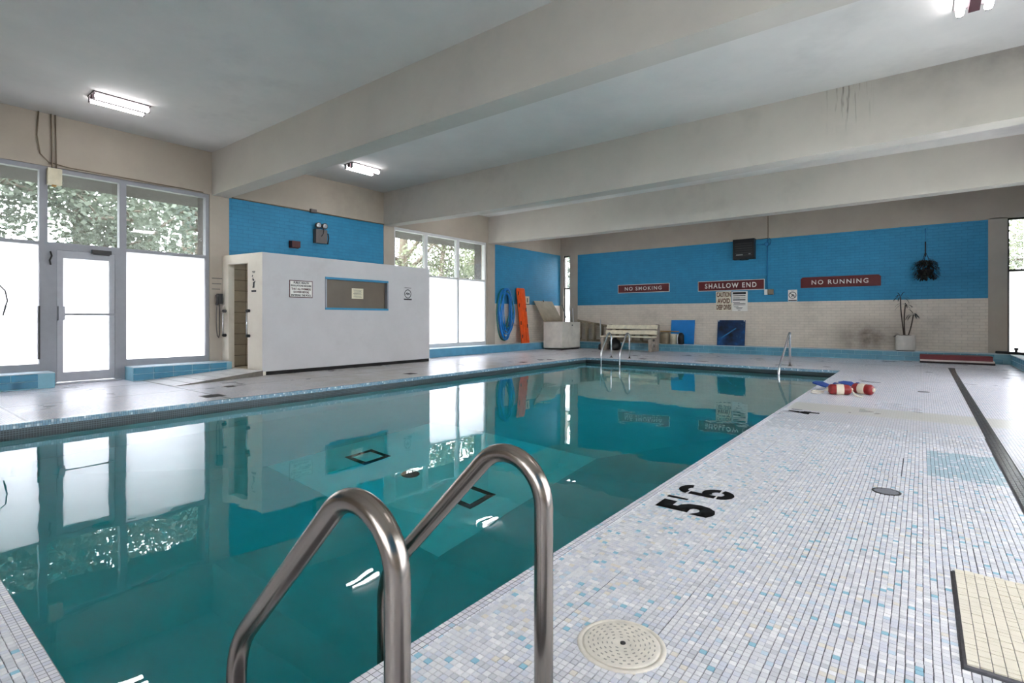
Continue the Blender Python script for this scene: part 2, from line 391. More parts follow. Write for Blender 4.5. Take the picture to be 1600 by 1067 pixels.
# ------------------------------------------------------------------ dimensions
XL, XR, YB, YN = -10.84, 2.0, 16.92, -3.8
ZC, ZH = 4.27, 3.45                      # ceiling, underside of beams / window heads
PX0, PX1, PY0, PY1 = -7.155, -1.29, .395, 12.436   # pool
LW = -.13                                # water level
BAYS = [(.69, 4.43), (8.93, 12.65)]      # window bays (both long walls)
XE, YE, XRE = -10.43, 16.47, 1.60        # fronts of the tiled ledges
ZL = .235

# ------------------------------------------------------------------ shell
fl = struct(B().box(PX1, XR+.3, PY0-.0, YB+.3, -.3, -.0035).link('floor', 'grout'))
o = B().box(PX1, XR+.3, 6.2, YB+.3, -.2, 0).box(.53, XR+.3, PY0, 6.2, -.2, 0).link('deck_surface', 'mosaic_right', fl)
o = B().box(XL-.3, PX0, YN, YB+.3, -.3, 0).link('deck_surface', 'mosaic_left', fl)
o = B().box(PX0, PX1, PY1, YB+.3, -.3, 0).link('deck_surface', 'mosaic_end', fl)
o = B().box(PX0, XR+.3, YN, PY0-.4, -.3, 0).box(PX0, -3.6, PY0-.4, PY0, -.3, 0).box(-1.5, XR+.3, PY0-.4, PY0, -.3, 0).link('deck_surface', 'mosaic_end', fl)
o = B().box(-3.6, -1.5, PY0-.4, PY0, -.3, -.0035).link('deck_bed', 'grout', fl)

ce = struct(B().box(XL-.3, XR+.3, YN-.3, YB+.3, ZC, ZC+.25).link('ceiling', 'ceiling_paint'))
def beam(y0, y1, zf, n=24):
    b = B(); st = []
    for i in range(n+1):
        x = XL+(XR-XL)*i/n; z = zf(x)
        st.append([b.bm.verts.new(p) for p in ((x, y0, z), (x, y1, z), (x, y1, ZC+.05), (x, y0, ZC+.05))])
    for p, q in zip(st, st[1:]):
        for k in range(4): b.face([p[k], p[(k+1) % 4], q[(k+1) % 4], q[k]])
    b.face(st[0][::-1]); b.face(st[-1]); return b.link('beam', 'beam_paint', ce)
bowl = lambda s: (lambda x: ZH-.01-s*max(0, 1-((x+4.6)/5.9)**2))
beam(4.47, 4.79, lambda x: ZH-.01+.04*(x-XL)/(XR-XL)); beam(8.59, 8.91, bowl(.07)); beam(12.71, 13.03, bowl(.05)); beam(.35, .67, bowl(0)); beam(-3.77, -3.45, bowl(0))

def side_wall(name, x, sgn):
    """long wall at plane x; sgn points outwards (-1 left, +1 right)"""
    a, b_ = sorted((x, x+.25*sgn)); W = B()
    W.box(a, b_, YN, YB, ZH, ZC)
    for y0, y1 in ((4.43, 4.79), (8.59, 8.93), (12.65, 13.03), (.35, .69)): W.box(a, b_, y0, y1, 0, ZH)
    wl = struct(W.link(name, 'wall_paint'))
    fa, fb = sorted((x+.01*sgn, x+.55*sgn))
    for y0, y1 in (((YN, .35), (4.79, 8.59), (13.03, YB)) if sgn < 0 else ((YN, .35), (13.03, YB))): B().box(fa, fb, y0, y1, 0, ZH).link('brick_panel', 'brick_side', wl)
    B().box(*sorted((x+.25*sgn, x+1.6*sgn)), YN-.3, YB+.3, ZH+.02, ZH+.3).link('eaves', 'outside_render', wl)
    for y0, y1 in ((4.43, 4.79), (8.59, 8.93), (12.65, 13.03), (.35, .69)): B().box(*sorted((x+.25*sgn, x+.55*sgn)), y0, y1, 0, ZH).link('brick_fin', 'outside_render', wl)
    return wl
wall_l = side_wall('wall_left', XL, -1); wall_r = side_wall('wall_right', XR, 1)
W = B().box(XL, XR, YB, YB+.3, ZH-.03, ZC).box(-10.43, -10.09, YB, YB+.3, 0, ZH).box(1.25, 1.59, YB, YB+.3, 0, ZH).box(XL-.3, -10.72, YB, YB+.3, 0, ZH).box(1.9, XR+.3, YB, YB+.3, 0, ZH).box(-10.72, -10.43, YB, YB+.3, 0, .9).box(1.59, 1.9, YB, YB+.3, 0, .24)
wall_b = struct(W.link('wall_back', 'wall_paint'))
B().box(-10.09, 1.25, YB+.01, YB+.3, 0, ZH-.03).link('brick_panel', 'brick_back', wall_b)
wall_n = struct(B().box(XL-.3, -6., YN-.3, YN, 0, ZC).box(1.6, XR+.3, YN-.3, YN, 0, ZC).box(-6., -2.2, YN-.3, YN, 0, ZC).box(-2.2, 1.6, YN-.3, YN, 0, .9).box(-2.2, 1.6, YN-.3, YN, 3.3, ZC).link('wall_front', 'wall_paint'))

# ------------------------------------------------------------------ windows
def pane(p, x, sgn, y0, y1, z0, z1, frosted):
    """pane in a long wall; the film sits on the room face"""
    b = B(); t = .006
    v = [(x, y0, z0), (x, y1, z0), (x, y1, z1), (x, y0, z1)]
    vi = [b.bm.verts.new(q) for q in v]; vo = [b.bm.verts.new((q[0]+t*sgn, q[1], q[2])) for q in v]
    b.mi = 1 if frosted else 0; b.face(vi); b.mi = 0; b.face(vo[::-1])
    for i in range(4): b.face([vi[i], vo[i], vo[(i+1) % 4], vi[(i+1) % 4]])
    b.bm.normal_update(); bmesh.ops.recalc_face_normals(b.bm, faces=b.bm.faces)
    return b.link('pane', ['clear_glass', 'frosted_film' if sgn < 0 else 'thin_film'], p)
def window(name, x, sgn, y0, y1, mull, frame, wd=.09, door=None, sill=.20):
    """aluminium window wall: frame, mullions (y centres), transom at 2.24, clear panes over frosted ones"""
    f0, f1 = sorted((x+.03*sgn, x+.15*sgn)); xg = x+.09*sgn
    fr = B().box(f0, f1, y0, y1, ZH-.07, ZH).box(f0, f1, y0, y0+.06, sill, ZH-.07).box(f0, f1, y1-.06, y1, sill, ZH-.07)
    wn = struct(fr.link(name, frame))
    es = [y0+.06]+[q for m in mull for q in (m-wd/2, m+wd/2)]+[y1-.06]
    for m in mull: B().box(f0, f1, m-wd/2, m+wd/2, sill if not door else 0, ZH-.07).link('mullion', frame, wn)
    for i in range(0, len(es), 2):
        a, c = es[i], es[i+1]; d = door is not None and i == door*2
        B().box(f0, f1, a, c, 2.215, 2.265).link('transom', frame, wn)
        pane(wn, xg, sgn, a, c, 2.265, ZH-.07, False)
        if not d:
            B().box(f0, f1, a, c, sill, .345).link('sill_rail', frame, wn)
            pane(wn, xg, sgn, a, c, .345, 2.215, True)
    return wn
win1 = window('window_1', XL, -1, .69, 4.43, [1.02, 2.0, 3.04], 'alu_paint', .10, door=2)
win2 = window('window_2', XL, -1, 8.93, 12.62, [10.09, 11.36], 'frame_white', .09)
win3 = window('window_3', XR, 1, .69, 4.43, [1.9, 3.1], 'alu_paint'); win4 = window('window_4', XR, 1, 8.93, 12.65, [10.09, 11.36], 'alu_paint')
window('window_7', XR, 1, 4.79, 8.59, [6.0, 7.3], 'alu_paint')
def slot_window(name, x0, x1, z0, zm, z1, frame):
    y0, y1 = YB+.06, YB+.16
    wn = struct(B().box(x0, x0+.035, y0, y1, z0, z1).box(x1-.02, x1, y0, y1, z0, z1).box(x0, x1, y0, y1, z1-.04, z1).box(x0, x1, y0, y1, z0, z0+.03).link(name, frame))
    B().box(x0+.035, x1-.02, y0, y1, zm-.025, zm+.025).link('transom', 'charcoal', wn)
    for za, zb, fr in ((z0+.03, zm-.025, 1), (zm+.025, z1-.04, 0)):
        b = B(); yg = YB+.1; v = [(x0+.035, yg, za), (x1-.02, yg, za), (x1-.02, yg, zb), (x0+.035, yg, zb)]
        vi = [b.bm.verts.new(q) for q in v]; vo = [b.bm.verts.new((q[0], q[1]+.006, q[2])) for q in v]
        b.mi = fr; b.face(vi); b.mi = 0; b.face(vo[::-1])
        for i in range(4): b.face([vi[i], vo[i], vo[(i+1) % 4], vi[(i+1) % 4]])
        bmesh.ops.recalc_face_normals(b.bm, faces=b.bm.faces); b.link('pane', ['clear_glass', 'frosted_film'], wn)
    return wn
slot_window('window_5', -10.72, -10.43, .9, 2.19, ZH-.03, 'dark_metal'); slot_window('window_6', 1.59, 1.9, .24, 2.19, ZH-.03, 'dark_metal')

w9 = struct(B().box(-2.2, 1.6, YN-.16, YN-.06, .9, .97).box(-2.2, 1.6, YN-.16, YN-.06, 3.23, 3.3).link('window_9', 'alu_paint'))
for k in range(2):
    x0_, x1_ = -2.2+1.9*k, -.3+1.9*k; B().box(x0_, x0_+.05, YN-.16, YN-.06, .97, 3.23).box(x1_-.05, x1_, YN-.16, YN-.06, .97, 3.23).link('mullion', 'alu_paint', w9)
    b = B(); v = [(x0_+.05, YN-.1, .97), (x1_-.05, YN-.1, .97), (x1_-.05, YN-.1, 3.23), (x0_+.05, YN-.1, 3.23)]; vi = [b.bm.verts.new(q) for q in v]; vo = [b.bm.verts.new((q[0], q[1]-.006, q[2])) for q in v]
    b.mi = 1; b.face(vi); b.mi = 0; b.face(vo[::-1])
    for i in range(4): b.face([vi[i], vo[i], vo[(i+1) % 4], vi[(i+1) % 4]])
    bmesh.ops.recalc_face_normals(b.bm, faces=b.bm.faces); b.link('pane', ['clear_glass', 'thin_film'], w9)

# door in the first window wall
dr = struct(B().box(XL-.15, XL-.03, 2.05, 2.16, .03, 2.215).box(XL-.15, XL-.03, 2.93, 2.99, .03, 2.215).box(XL-.15, XL-.03, 2.16, 2.93, 2.15, 2.215).link('door_1', 'alu_paint'))
B().box(XL-.16, XL+.06, 2.05, 3.0, 0, .03).link('threshold', 'aluminium', dr)
xa, xb = XL-.10, XL-.035
B().box(xa, xb, 2.165, 2.24, .04, 2.145).box(xa, xb, 2.85, 2.925, .04, 2.145).box(xa, xb, 2.24, 2.85, 2.03, 2.145).box(xa, xb, 2.24, 2.85, .04, .19).link('door_leaf', 'aluminium', dr)
pane(dr, XL-.07, -1, 2.24, 2.85, .19, 2.03, True)
B().box(XL-.03, XL+.015, 2.20, 2.93, 1.105, 1.14).link('push_bar', 'alu_paint', dr, .008)
B().box(XL-.035, XL+.04, 2.17, 2.25, 1.03, 1.25).link('lock_case', 'aluminium', dr, .015)
B().box(XL-.035, XL+.05, 2.60, 2.86, 2.13, 2.19).bar((XL+.02, 2.62, 2.12), (XL+.0, 2.84, 2.115), .03, .012).link('door_closer', 'charcoal', dr, .008)
tag(B().tube([(XL+.03, 2.07, 2.11), (XL+.045, 2.085, 2.04), (XL+.045, 2.06, 1.97), (XL+.03, 2.075, 1.9)], .012, 8).link('door_hook', 'dark_metal'), 'small dark metal hook on the mullion beside the door', 'hook')

# ------------------------------------------------------------------ tiled ledges along the walls
def ledge(name, x0, x1, y0, y1, cap=True):
    o = struct(B().box(x0, x1, y0, y1, 0, ZL-.012).link(name, 'ledge_joint' if cap else 'ledge_blue'))
    B().box(x0, x1, y0, y1, ZL-.012, ZL).link('ledge_cap', 'ledge_cap', o); return o
lg1 = ledge('trim_1', XL, XE, .35, 2.05); lg2 = ledge('trim_2', XL, XE, 3.06, 4.66); lg3 = ledge('trim_3', XL, XE, 9.03, YE, False)
lg4 = ledge('trim_4', XL, XRE, YE, YB); lg5 = ledge('trim_5', XRE, XR, PY0-.5, YB)
tm = {}
def tile_mesh(key, lx, ly, lz, mat, bev=.004):
    b = B().box(-lx/2, lx/2, -ly/2, ly/2, -lz/2, lz/2); bmesh.ops.bevel(b.bm, geom=b.bm.edges[:], offset=bev, segments=1, affect='EDGES')
    me = bpy.data.meshes.new('tile'); b.bm.to_mesh(me); b.bm.free(); me.materials.append(M[mat]); tm[key] = me; return me
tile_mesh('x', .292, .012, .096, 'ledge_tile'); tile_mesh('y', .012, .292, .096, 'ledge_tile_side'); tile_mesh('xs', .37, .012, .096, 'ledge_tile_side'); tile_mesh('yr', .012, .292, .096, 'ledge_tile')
def tile_at(key, loc, parent):
    o = bpy.data.objects.new('tile', tm[key]); COL.objects.link(o); o.parent = parent; o.location = loc
for r, z in enumerate((.172, .066)):
    for i in range(38):
        x = -10.0+.302*i+(.15 if r else 0)
        if x < XRE-.15: tile_at('x', (x, YE-.002, z), lg4)
    tile_at('xs', (XE-.2, 2.052, z), lg1)
    for y in np.arange(.35+.15, 2.0, .302): tile_at('y', (XE+.002, y+(.12 if r and y < 1.7 else 0), z), lg1)
    for y in np.arange(3.06+.15, 4.6, .302): tile_at('y', (XE+.002, y, z), lg2)
    for y in np.arange(9.0, YE-.1, .302): tile_at('yr', (XRE-.002, y, z), lg5)

# ------------------------------------------------------------------ pool basin, gutter, nosing, water
def basin():
    b = B(); D = LW
    X0, X1, Y0, Y1 = PX0, PX1, PY0, PY1
    hx0, hx1, hy0, hy1, hz = -5.72, -3.02, 2.93, 5.5, LW-1.68
    dz = {'n': LW-1.25, 'b': LW-1.18, 'f': LW-.95}
    yb = 7.6
    def v(x, y, z): return b.bm.verts.new((x, y, z))
    fl = [v(X0, Y0, dz['n']), v(X1, Y0, dz['n']), v(X1, yb, dz['b']), v(X0, yb, dz['b'])]
    h = [v(hx0, hy0, hz), v(hx1, hy0, hz), v(hx1, hy1, hz), v(hx0, hy1, hz)]
    f2 = [v(X0, Y1, dz['f']), v(X1, Y1, dz['f'])]
    b.mi = 1; b.face(h); b.mi = 0
    for i in range(4): b.face([fl[i], fl[(i+1) % 4], h[(i+1) % 4], h[i]])
    b.face([fl[3], fl[2], f2[1], f2[0]])
    zt = -.03
    t = [v(X0, Y0, zt), v(X1, Y0, zt), v(X1, yb, zt), v(X1, Y1, zt), v(X0, Y1, zt), v(X0, yb, zt)]
    b.face([fl[0], fl[1], t[1], t[0]]); b.face([fl[1], fl[2], t[2], t[1]]); b.face([fl[2], f2[1], t[3], t[2]])
    b.face([f2[1], f2[0], t[4], t[3]]); b.face([f2[0], fl[3], t[5], t[4]]); b.face([fl[3], fl[0], t[0], t[5]])
    return b.link('pool_basin', ['basin_paint', 'basin_floor_white'])
bs = struct(basin())
ov = .03
def ring(z0, z1, inset, thick, name, mat, mat2=None):
    b = B(); x0, x1, y0, y1 = PX0+inset, PX1-inset, PY0+inset, PY1-inset
    b.box(x0-thick, x0, y0-thick, y1+thick, z0, z1).box(x0, x1, y1, y1+thick, z0, z1)
    if mat2: b.link(name, mat, bs); b = B()
    b.box(x1, x1+thick, y0-thick, y1+thick, z0, z1).box(x0, x1, y0-thick, y0, z0, z1)
    return b.link(name, mat2 or mat, bs)
ring(-.05, .0015, .012, .05, 'nosing', 'nosing_tile', 'mosaic_end'); ring(-.30, -.05, .004, .02, 'waterline_band', 'gutter_mosaic')
for cx, cy in ((-5.16, 3.86), (-3.53, 3.84)):
    z = LW-1.68; t = B()
    for a, c, d, e in ((-.19, .19, -.19, -.13), (-.19, .19, .13, .19), (-.19, -.13, -.13, .13), (.13, .19, -.13, .13)): t.box(cx+a, cx+c, cy+d, cy+e, z, z+.012)
    fr = t.link('main_drain', 'black_print', bs)
    B().box(cx-.13, cx+.13, cy-.13, cy+.13, z, z+.006).link('drain_grate', 'tile_white', fr)
B().lathe((-4.38, 3.83, LW-1.68), [(.1, 0), (.1, .012), (.09, .016)], 24).link('drain_plug', 'black_print', bs)
st = B()
for k in range(3): st.box(-2.45, PX1, PY1-.28*(3-k), PY1-.28*(2-k) if k < 2 else PY1, LW-1.0, LW-.78+.26*k)
st.link('pool_steps', 'basin_paint', bs)
wt = B().box(PX0-.015, PX1+.015, PY0-.015, PY1+.015, -2.2, LW).link('pool_water', 'pool_water'); struct(wt)

# ------------------------------------------------------------------ mosaic tiles near the lens, real pieces
PAL = ['tile_grey', 'tile_pale', 'tile_lilac', 'tile_smoke', 'tile_white', 'tile_aqua', 'tile_ice', 'tile_sand', 'tile_cream', 'tile_black', 'tile_teal']
WGT = [.35, .22, .17, .10, .065, .030, .030, .03, 0, 0, 0]
rng = np.random.default_rng(3)
LID = (-.765, 1.556, .135)
def tile_color(n): return rng.choice(len(PAL), n, p=np.array(WGT)/sum(WGT))
def tile_grid(x0, x1, y0, y1):
    nx, ny = int(round((x1-x0)/PITCH)), int(round((y1-y0)/PITCH))
    gx, gy = np.meshgrid(x0+PITCH*(np.arange(nx)+.5), y0+PITCH*(np.arange(ny)+.5), indexing='ij')
    # sheets of 12 x 24 tiles laid a little out of true
    sx, sy = np.arange(nx)//13, np.arange(ny)//26
    jx = rng.normal(0, .0011, (sx.max()+1, sy.max()+1)); jy = rng.normal(0, .0011, (sx.max()+1, sy.max()+1))
    gx = gx+jx[sx][:, sy]+rng.normal(0, .0003, gx.shape); gy = gy+jy[sx][:, sy]+rng.normal(0, .0003, gx.shape)
    return gx.ravel(), gy.ravel()
gx, gy = tile_grid(PX1+.012, .44, .86, 6.2)
keep = (gx-LID[0])**2+(gy-LID[1])**2 > (LID[2]-.004)**2
keep &= ~((gx > .095) & (gy > 2.08) & (gy < 2.86))
keep &= (gx+.17)**2+(gy-3.922)**2 > .06**2
gx, gy = gx[keep], gy[keep]; gc = tile_color(len(gx))
pt = (gx > .02) & (gy > 4.5) & (gy < 5.36); sel = rng.random(len(gx)) < .86; gc[pt & sel] = 10
gc[(gy > 5.6) & (gc < 4)] = 3
gx2, gy2 = tile_grid(-3.6, -1.5, 0.0, PY0-.012); gc2 = tile_color(len(gx2))
def tiles_mesh(px, py, pc, name, parent, sx=.0102, sy=.0104, z0=-.0035, z1=0., dz=.00022):
    n = len(px); c = .0006; hz = rng.normal(0, dz, n)
    off = np.array([(-1, -1, 0), (1, -1, 0), (1, 1, 0), (-1, 1, 0), (-1, -1, 1), (1, -1, 1), (1, 1, 1), (-1, 1, 1)], float)
    V = np.zeros((n, 8, 3))
    V[:, :, 0] = px[:, None]+off[:, 0]*np.where(off[:, 2] > 0, sx-c, sx); V[:, :, 1] = py[:, None]+off[:, 1]*np.where(off[:, 2] > 0, sy-c, sy)
    V[:, :4, 2] = z0; V[:, 4:, 2] = z1+hz[:, None]+rng.normal(0, .00004, (n, 4))
    q = np.array([(4, 5, 6, 7), (0, 1, 5, 4), (1, 2, 6, 5), (2, 3, 7, 6), (3, 0, 4, 7)])
    F = (q[None]+8*np.arange(n)[:, None, None]).reshape(-1, 4)
    me = bpy.data.meshes.new(name); me.vertices.add(n*8); me.vertices.foreach_set('co', V.reshape(-1))
    me.loops.add(F.size); me.loops.foreach_set('vertex_index', F.reshape(-1).astype(np.int32))
    me.polygons.add(len(F)); me.polygons.foreach_set('loop_start', (np.arange(len(F))*4).astype(np.int32))
    me.polygons.foreach_set('material_index', np.repeat(pc, 5).astype(np.int32)); me.update(); me.validate(); me.shade_flat()
    o = link(name, me, PAL, parent); return o
# the tiles that show largest are pieces of their own
th_ = .6616; dep = -gx*math.sin(th_)+gy*math.cos(th_); rr = gx*math.cos(th_)+gy*math.sin(th_)
pxx = 800+822.5*rr/dep; pyy = 498+822.5*1.05/dep
vis = (dep > .4) & (pxx > 650) & (pxx < 1590) & (pyy < 1060) & ~((pxx > 838) & (pxx < 872)) 
order = np.argsort(np.where(vis, dep, 1e9))[:290]
single = np.zeros(len(gx), bool); single[order] = True
ts = tiles_mesh(gx[~single], gy[~single], gc[~single], 'mosaic_tiles', fl); ts['kind'] = 'stuff'
ts = tiles_mesh(gx2, gy2, gc2, 'mosaic_tiles', fl); ts['kind'] = 'stuff'
one = {}
for i in order:
    k = int(gc[i])
    if k not in one:
        o = tiles_mesh(np.zeros(1), np.zeros(1), np.array([k]), 'tile', fl); one[k] = o
    else:
        o = one[k].copy(); COL.objects.link(o); o.parent = fl
    o.location = (gx[i], gy[i], 0)
# cream repair patch, proud of the floor: bigger cream tiles over a dark bed
B().box(.10, .53, 2.085, 2.855, -.02, .004).link('repair_bed', 'grout', fl)
ys_ = np.arange(2.1, 2.85, .0212); cnt = 0; creams = None
for ix in range(14):
    xq = .122+.0305*ix
    for y in ys_:
        loc = (xq, y+.01+(.003 if ix % 3 == 1 else 0), .010+random.gauss(0, .0007))
        if cnt < 9:
            pass
        if creams is None:
            b = B().box(-.0142, .0142, -.0098, .0098, -.007, .0); creams = b.link('repair_tile', 'tile_cream', fl, .0012, seg=1); creams.location = loc
        elif xq < .40 and cnt < 295:
            o = creams.copy(); COL.objects.link(o); o.parent = fl; o.location = loc
        else:
            o = None
        cnt += 1
b = B()
for ix in range(14):
    xq = .122+.0305*ix
    for j, y in enumerate(ys_):
        if ix*len(ys_)+j >= 295 or xq >= .40: b.box(xq-.0142, xq+.0142, y, y+.0196, .0, .0105)
b.link('repair_tiles', 'tile_cream', fl, kind='stuff')
# black tile line down the walkway: a double row of black tiles
xs_, ys2 = [], []
for y in np.arange(2.9, 14.6, .05):
    for k in range(3): xs_.append(.458+.0255*k+(.05 if y > 11.6 else 0)*((y-11.6)/3) - (.02 if y > 12.3 else 0)); ys2.append(y)
o = tiles_mesh(np.array(xs_), np.array(ys2), np.full(len(xs_), 9), 'line_tiles', fl, .0118, .0235, -.003, .0025); o['kind'] = 'stuff'
B().box(.44, .53, .86, 14.6, -.01, .0008).link('line_bed', 'charcoal', fl)

# painted depth markings (read facing the pool)
def marking(s, cx, cy, hgt, wid, z=.0012): return text('depth_marking', s, (cx, cy, z), (0, 1, 0), (-1, 0, 0), hgt, 'floor_paint_black', fl, .0006, .045, width=wid)
text('depth_marking', "5", (-1.03, 2.90, .0012), (0, 1, 0), (-1, 0, 0), .31, 'floor_paint_black', fl, .0006, .055, width=.17)
text('depth_marking', "'", (-1.13, 3.035, .0012), (0, 1, 0), (-1, 0, 0), .12, 'floor_paint_black', fl, .0006, .03, width=.035)
def stencil6():
    b = B(); o = (-1.03, 3.235, .0012); ax, ay = (0, 1, 0), (-1, 0, 0)
    def arc(cx, cy, rx, ry, wd, a0, a1, n=18):
        P = []
        for i in range(n+1):
            a = math.radians(a0+(a1-a0)*i/n); P.append((cx+rx*math.cos(a), cy+ry*math.sin(a)))
        for i in range(n, -1, -1):
            a = math.radians(a0+(a1-a0)*i/n); P.append((cx+(rx-wd)*math.cos(a), cy+(ry-wd)*math.sin(a)))
        b.prism(P, o, ax, ay, .0006)
    arc(0, .085, .09, .075, .055, 12, 172); arc(0, -.075, .09, .085, .055, 186, 352); arc(0, -.07, .09, .09, .055, 2, 130)
    b.prism([(-.09, -.07), (-.037, -.07), (-.037, .08), (-.09, .08)], o, ax, ay, .0006)
    b.link('depth_marking', 'floor_paint_black', fl)
stencil6()
text('depth_marking', "4", (-1.05, 6.66, .0012), (0, 1, 0), (-1, 0, 0), .31, 'floor_paint_black', fl, .0006, .05, width=.19)
text('depth_marking', "'", (-1.14, 6.83, .0012), (0, 1, 0), (-1, 0, 0), .11, 'floor_paint_black', fl, .0006, .03, width=.035)

# skimmer lid and drains
sk = thing('skimmer_lid', 'round cream skimmer lid set in the mosaic beside the near pool rails', 'lid', (LID[0], LID[1], 0))
B().lathe((LID[0], LID[1], -.02), [(LID[2]+.006, 0), (LID[2]+.006, .021), (LID[2], .024), (LID[2]-.008, .024), (LID[2]-.010, .021)], 48).link('rim', 'lid_cream', sk)
lc = B().lathe((LID[0], LID[1], 0), [(LID[2]-.013, 0), (LID[2]-.013, .0035), (LID[2]-.02, .005), (.02, .005), (.006, .003)], 48).link('cover', 'lid_cream', sk)
b = B()
for r in (.03, .045, .06, .075, .09, .105):
    n = int(r*260)
    for k in range(n):
        a = 2*PI*k/n+r*7; c = Vector((LID[0]+r*math.cos(a), LID[1]+r*math.sin(a), .0054))
        b.obox(c, (-math.sin(a), math.cos(a), 0), (math.cos(a), math.sin(a), 0), (0, 0, 1), .0045, .0018, .0008)
b.link('tread_pattern', 'lid_mark', lc, kind='stuff')
B().lathe((LID[0]+.004, LID[1]+.004, .003), [(.009, 0), (.009, .003), (.004, .0035)], 12).link('screw', 'charcoal', sk)
def drain(x, y, r, label, sq=False):
    d = thing('floor_drain', label, 'drain', (x, y, 0))
    if sq:
        B().box(x-r, x+r, y-r, y+r, -.002, .002).link('frame', 'dark_metal', d); t = B()
        for k in range(6): t.box(x-r*.85+k*r*.3, x-r*.85+k*r*.3+r*.14, y-r*.85, y+r*.85, .002, .005)
        t.link('grate_bars', 'charcoal', d, kind='stuff')
    else:
        B().lathe((x, y, -.004), [(r, 0), (r, .006), (r*.86, .007), (r*.84, .004)], 28).link('rim', 'dark_metal', d); t = B()
        for k in range(-4, 5):
            w_ = math.sqrt(max(0, (r*.82)**2-(k*r*.19)**2)); t.box(x-w_, x+w_, y+k*r*.19-r*.05, y+k*r*.19+r*.05, -.002, .003)
        t.link('grate_bars', 'alu_paint', d, kind='stuff')
    return d
drain(-.17, 3.922, .075, 'round grey floor drain in the pale mosaic near the black line')
drain(-8.45, 3.75, .07, 'small dark drain in the deck at the foot of the shower ramp', True)
drain(-7.62, 3.15, .13, 'wide dark drain near the pool edge in front of the ramp', True)
drain(-7.72, 6.75, .1, 'dark floor drain between the shower wall and the pool', True)
drain(-7.6, 10.2, .09, 'dark floor drain beside the pool past the shower wall', True)
drain(.02, 9.6, .07, 'small drain in the bright deck beyond the red floats')
drain(-5.75, 12.95, .09, 'dark drain in the deck just right of the far pool ladder', True)

# ------------------------------------------------------------------ pool rails
def arc_pts(pts, r=.1, n=7):
    """round the corners of a polyline"""
    pts = [Vector(p) for p in pts]; out = [pts[0]]
    rs = r if isinstance(r, (list, tuple)) else [r]*(len(pts)-2)
    for i in range(1, len(pts)-1):
        p, a, c = pts[i], (pts[i-1]-pts[i]), (pts[i+1]-pts[i]); rad = rs[i-1]
        la = min(rad, a.length*.49); lc = min(rad, c.length*.49); s_ = p+a.normalized()*la; e = p+c.normalized()*lc
        for k in range(n+1):
            t = k/n; out.append(s_*(1-t)**2+p*2*t*(1-t)+e*t*t)
    out.append(pts[-1]); return out
def ladder_rail(p, deck, top, pool, zk, axis, lat, zb, r, mat, ztop, seg=16):
    """deck leg, arch, slope, knee and pool leg in the vertical plane at lat; axis 'x' or 'y' runs deck -> pool"""
    P = lambda u, z: (u, lat, z) if axis == 'x' else (lat, u, z)
    s = 1 if pool > deck else -1
    # arch as a near semicircular bend
    c = []
    R = .115; cu = deck+s*R; cz = ztop-R
    for k in range(15):
        a = math.radians(180-k*9.6); c.append(P(cu-s*R*math.cos(PI-a) if False else cu+s*R*math.cos(a), cz+R*math.sin(a)))
    pts = [P(deck, -.02), P(deck, cz*.5)]+[Vector(q) for q in c]
    tail = arc_pts([c[-1], P(pool, zk), P(pool, zb)], [.09], 7)
    return pts+tail[1:]
nl = thing('pool_ladder', 'pair of large brushed steel pool rails arching up in front of the lens', 'pool ladder', (-1.05, .85, 0))
for yy in (.615, 1.075):
    B().tube(ladder_rail(None, -.738, None, -1.352, .235, 'x', yy, -.95, .024, None, .70), .0238, 20).link('rail', 'steel_worn', nl)
    B().lathe((-.738, yy, 0), [(.05, 0), (.05, .006), (.03, .016), (.026, .02)], 20).link('escutcheon', 'steel_worn', nl)
for z in (-.35, -.62, -.88): B().box(-1.385, -1.315, .615, 1.075, z-.012, z+.012).link('tread', 'white_plastic', nl, .006)
flad = thing('pool_ladder', 'small chrome pool ladder at the far end in front of the white bench', 'pool ladder', (-6.4, 12.7, 0))
for xx in (-6.655, -6.12):
    B().tube(ladder_rail(None, 12.93, None, 12.36, .16, 'y', xx, -.8, .02, None, .665), .021, 12).link('rail', 'steel_bright', flad)
    B().lathe((xx, 12.93, 0), [(.045, 0), (.045, .006), (.028, .014)], 16).link('escutcheon', 'steel_worn', flad)
for z in (-.35, -.62): B().box(-6.655, -6.12, 12.33, 12.39, z-.012, z+.012).link('tread', 'white_plastic', flad, .006)
hr = thing('stair_handrail', 'chrome handrail sloping into the water over the far right pool steps', 'handrail', (-2.32, 12.5, 0))
B().tube(arc_pts([(-2.31, 13.0, -.02), (-2.31, 13.0, .76), (-2.31, 11.85, .02), (-2.31, 11.85, -.7)], [.07, .12], 7), .0235, 12).link('rail', 'steel_bright', hr)
B().lathe((-2.31, 13.0, 0), [(.045, 0), (.045, .006), (.028, .014)], 16).link('escutcheon', 'steel_worn', hr)

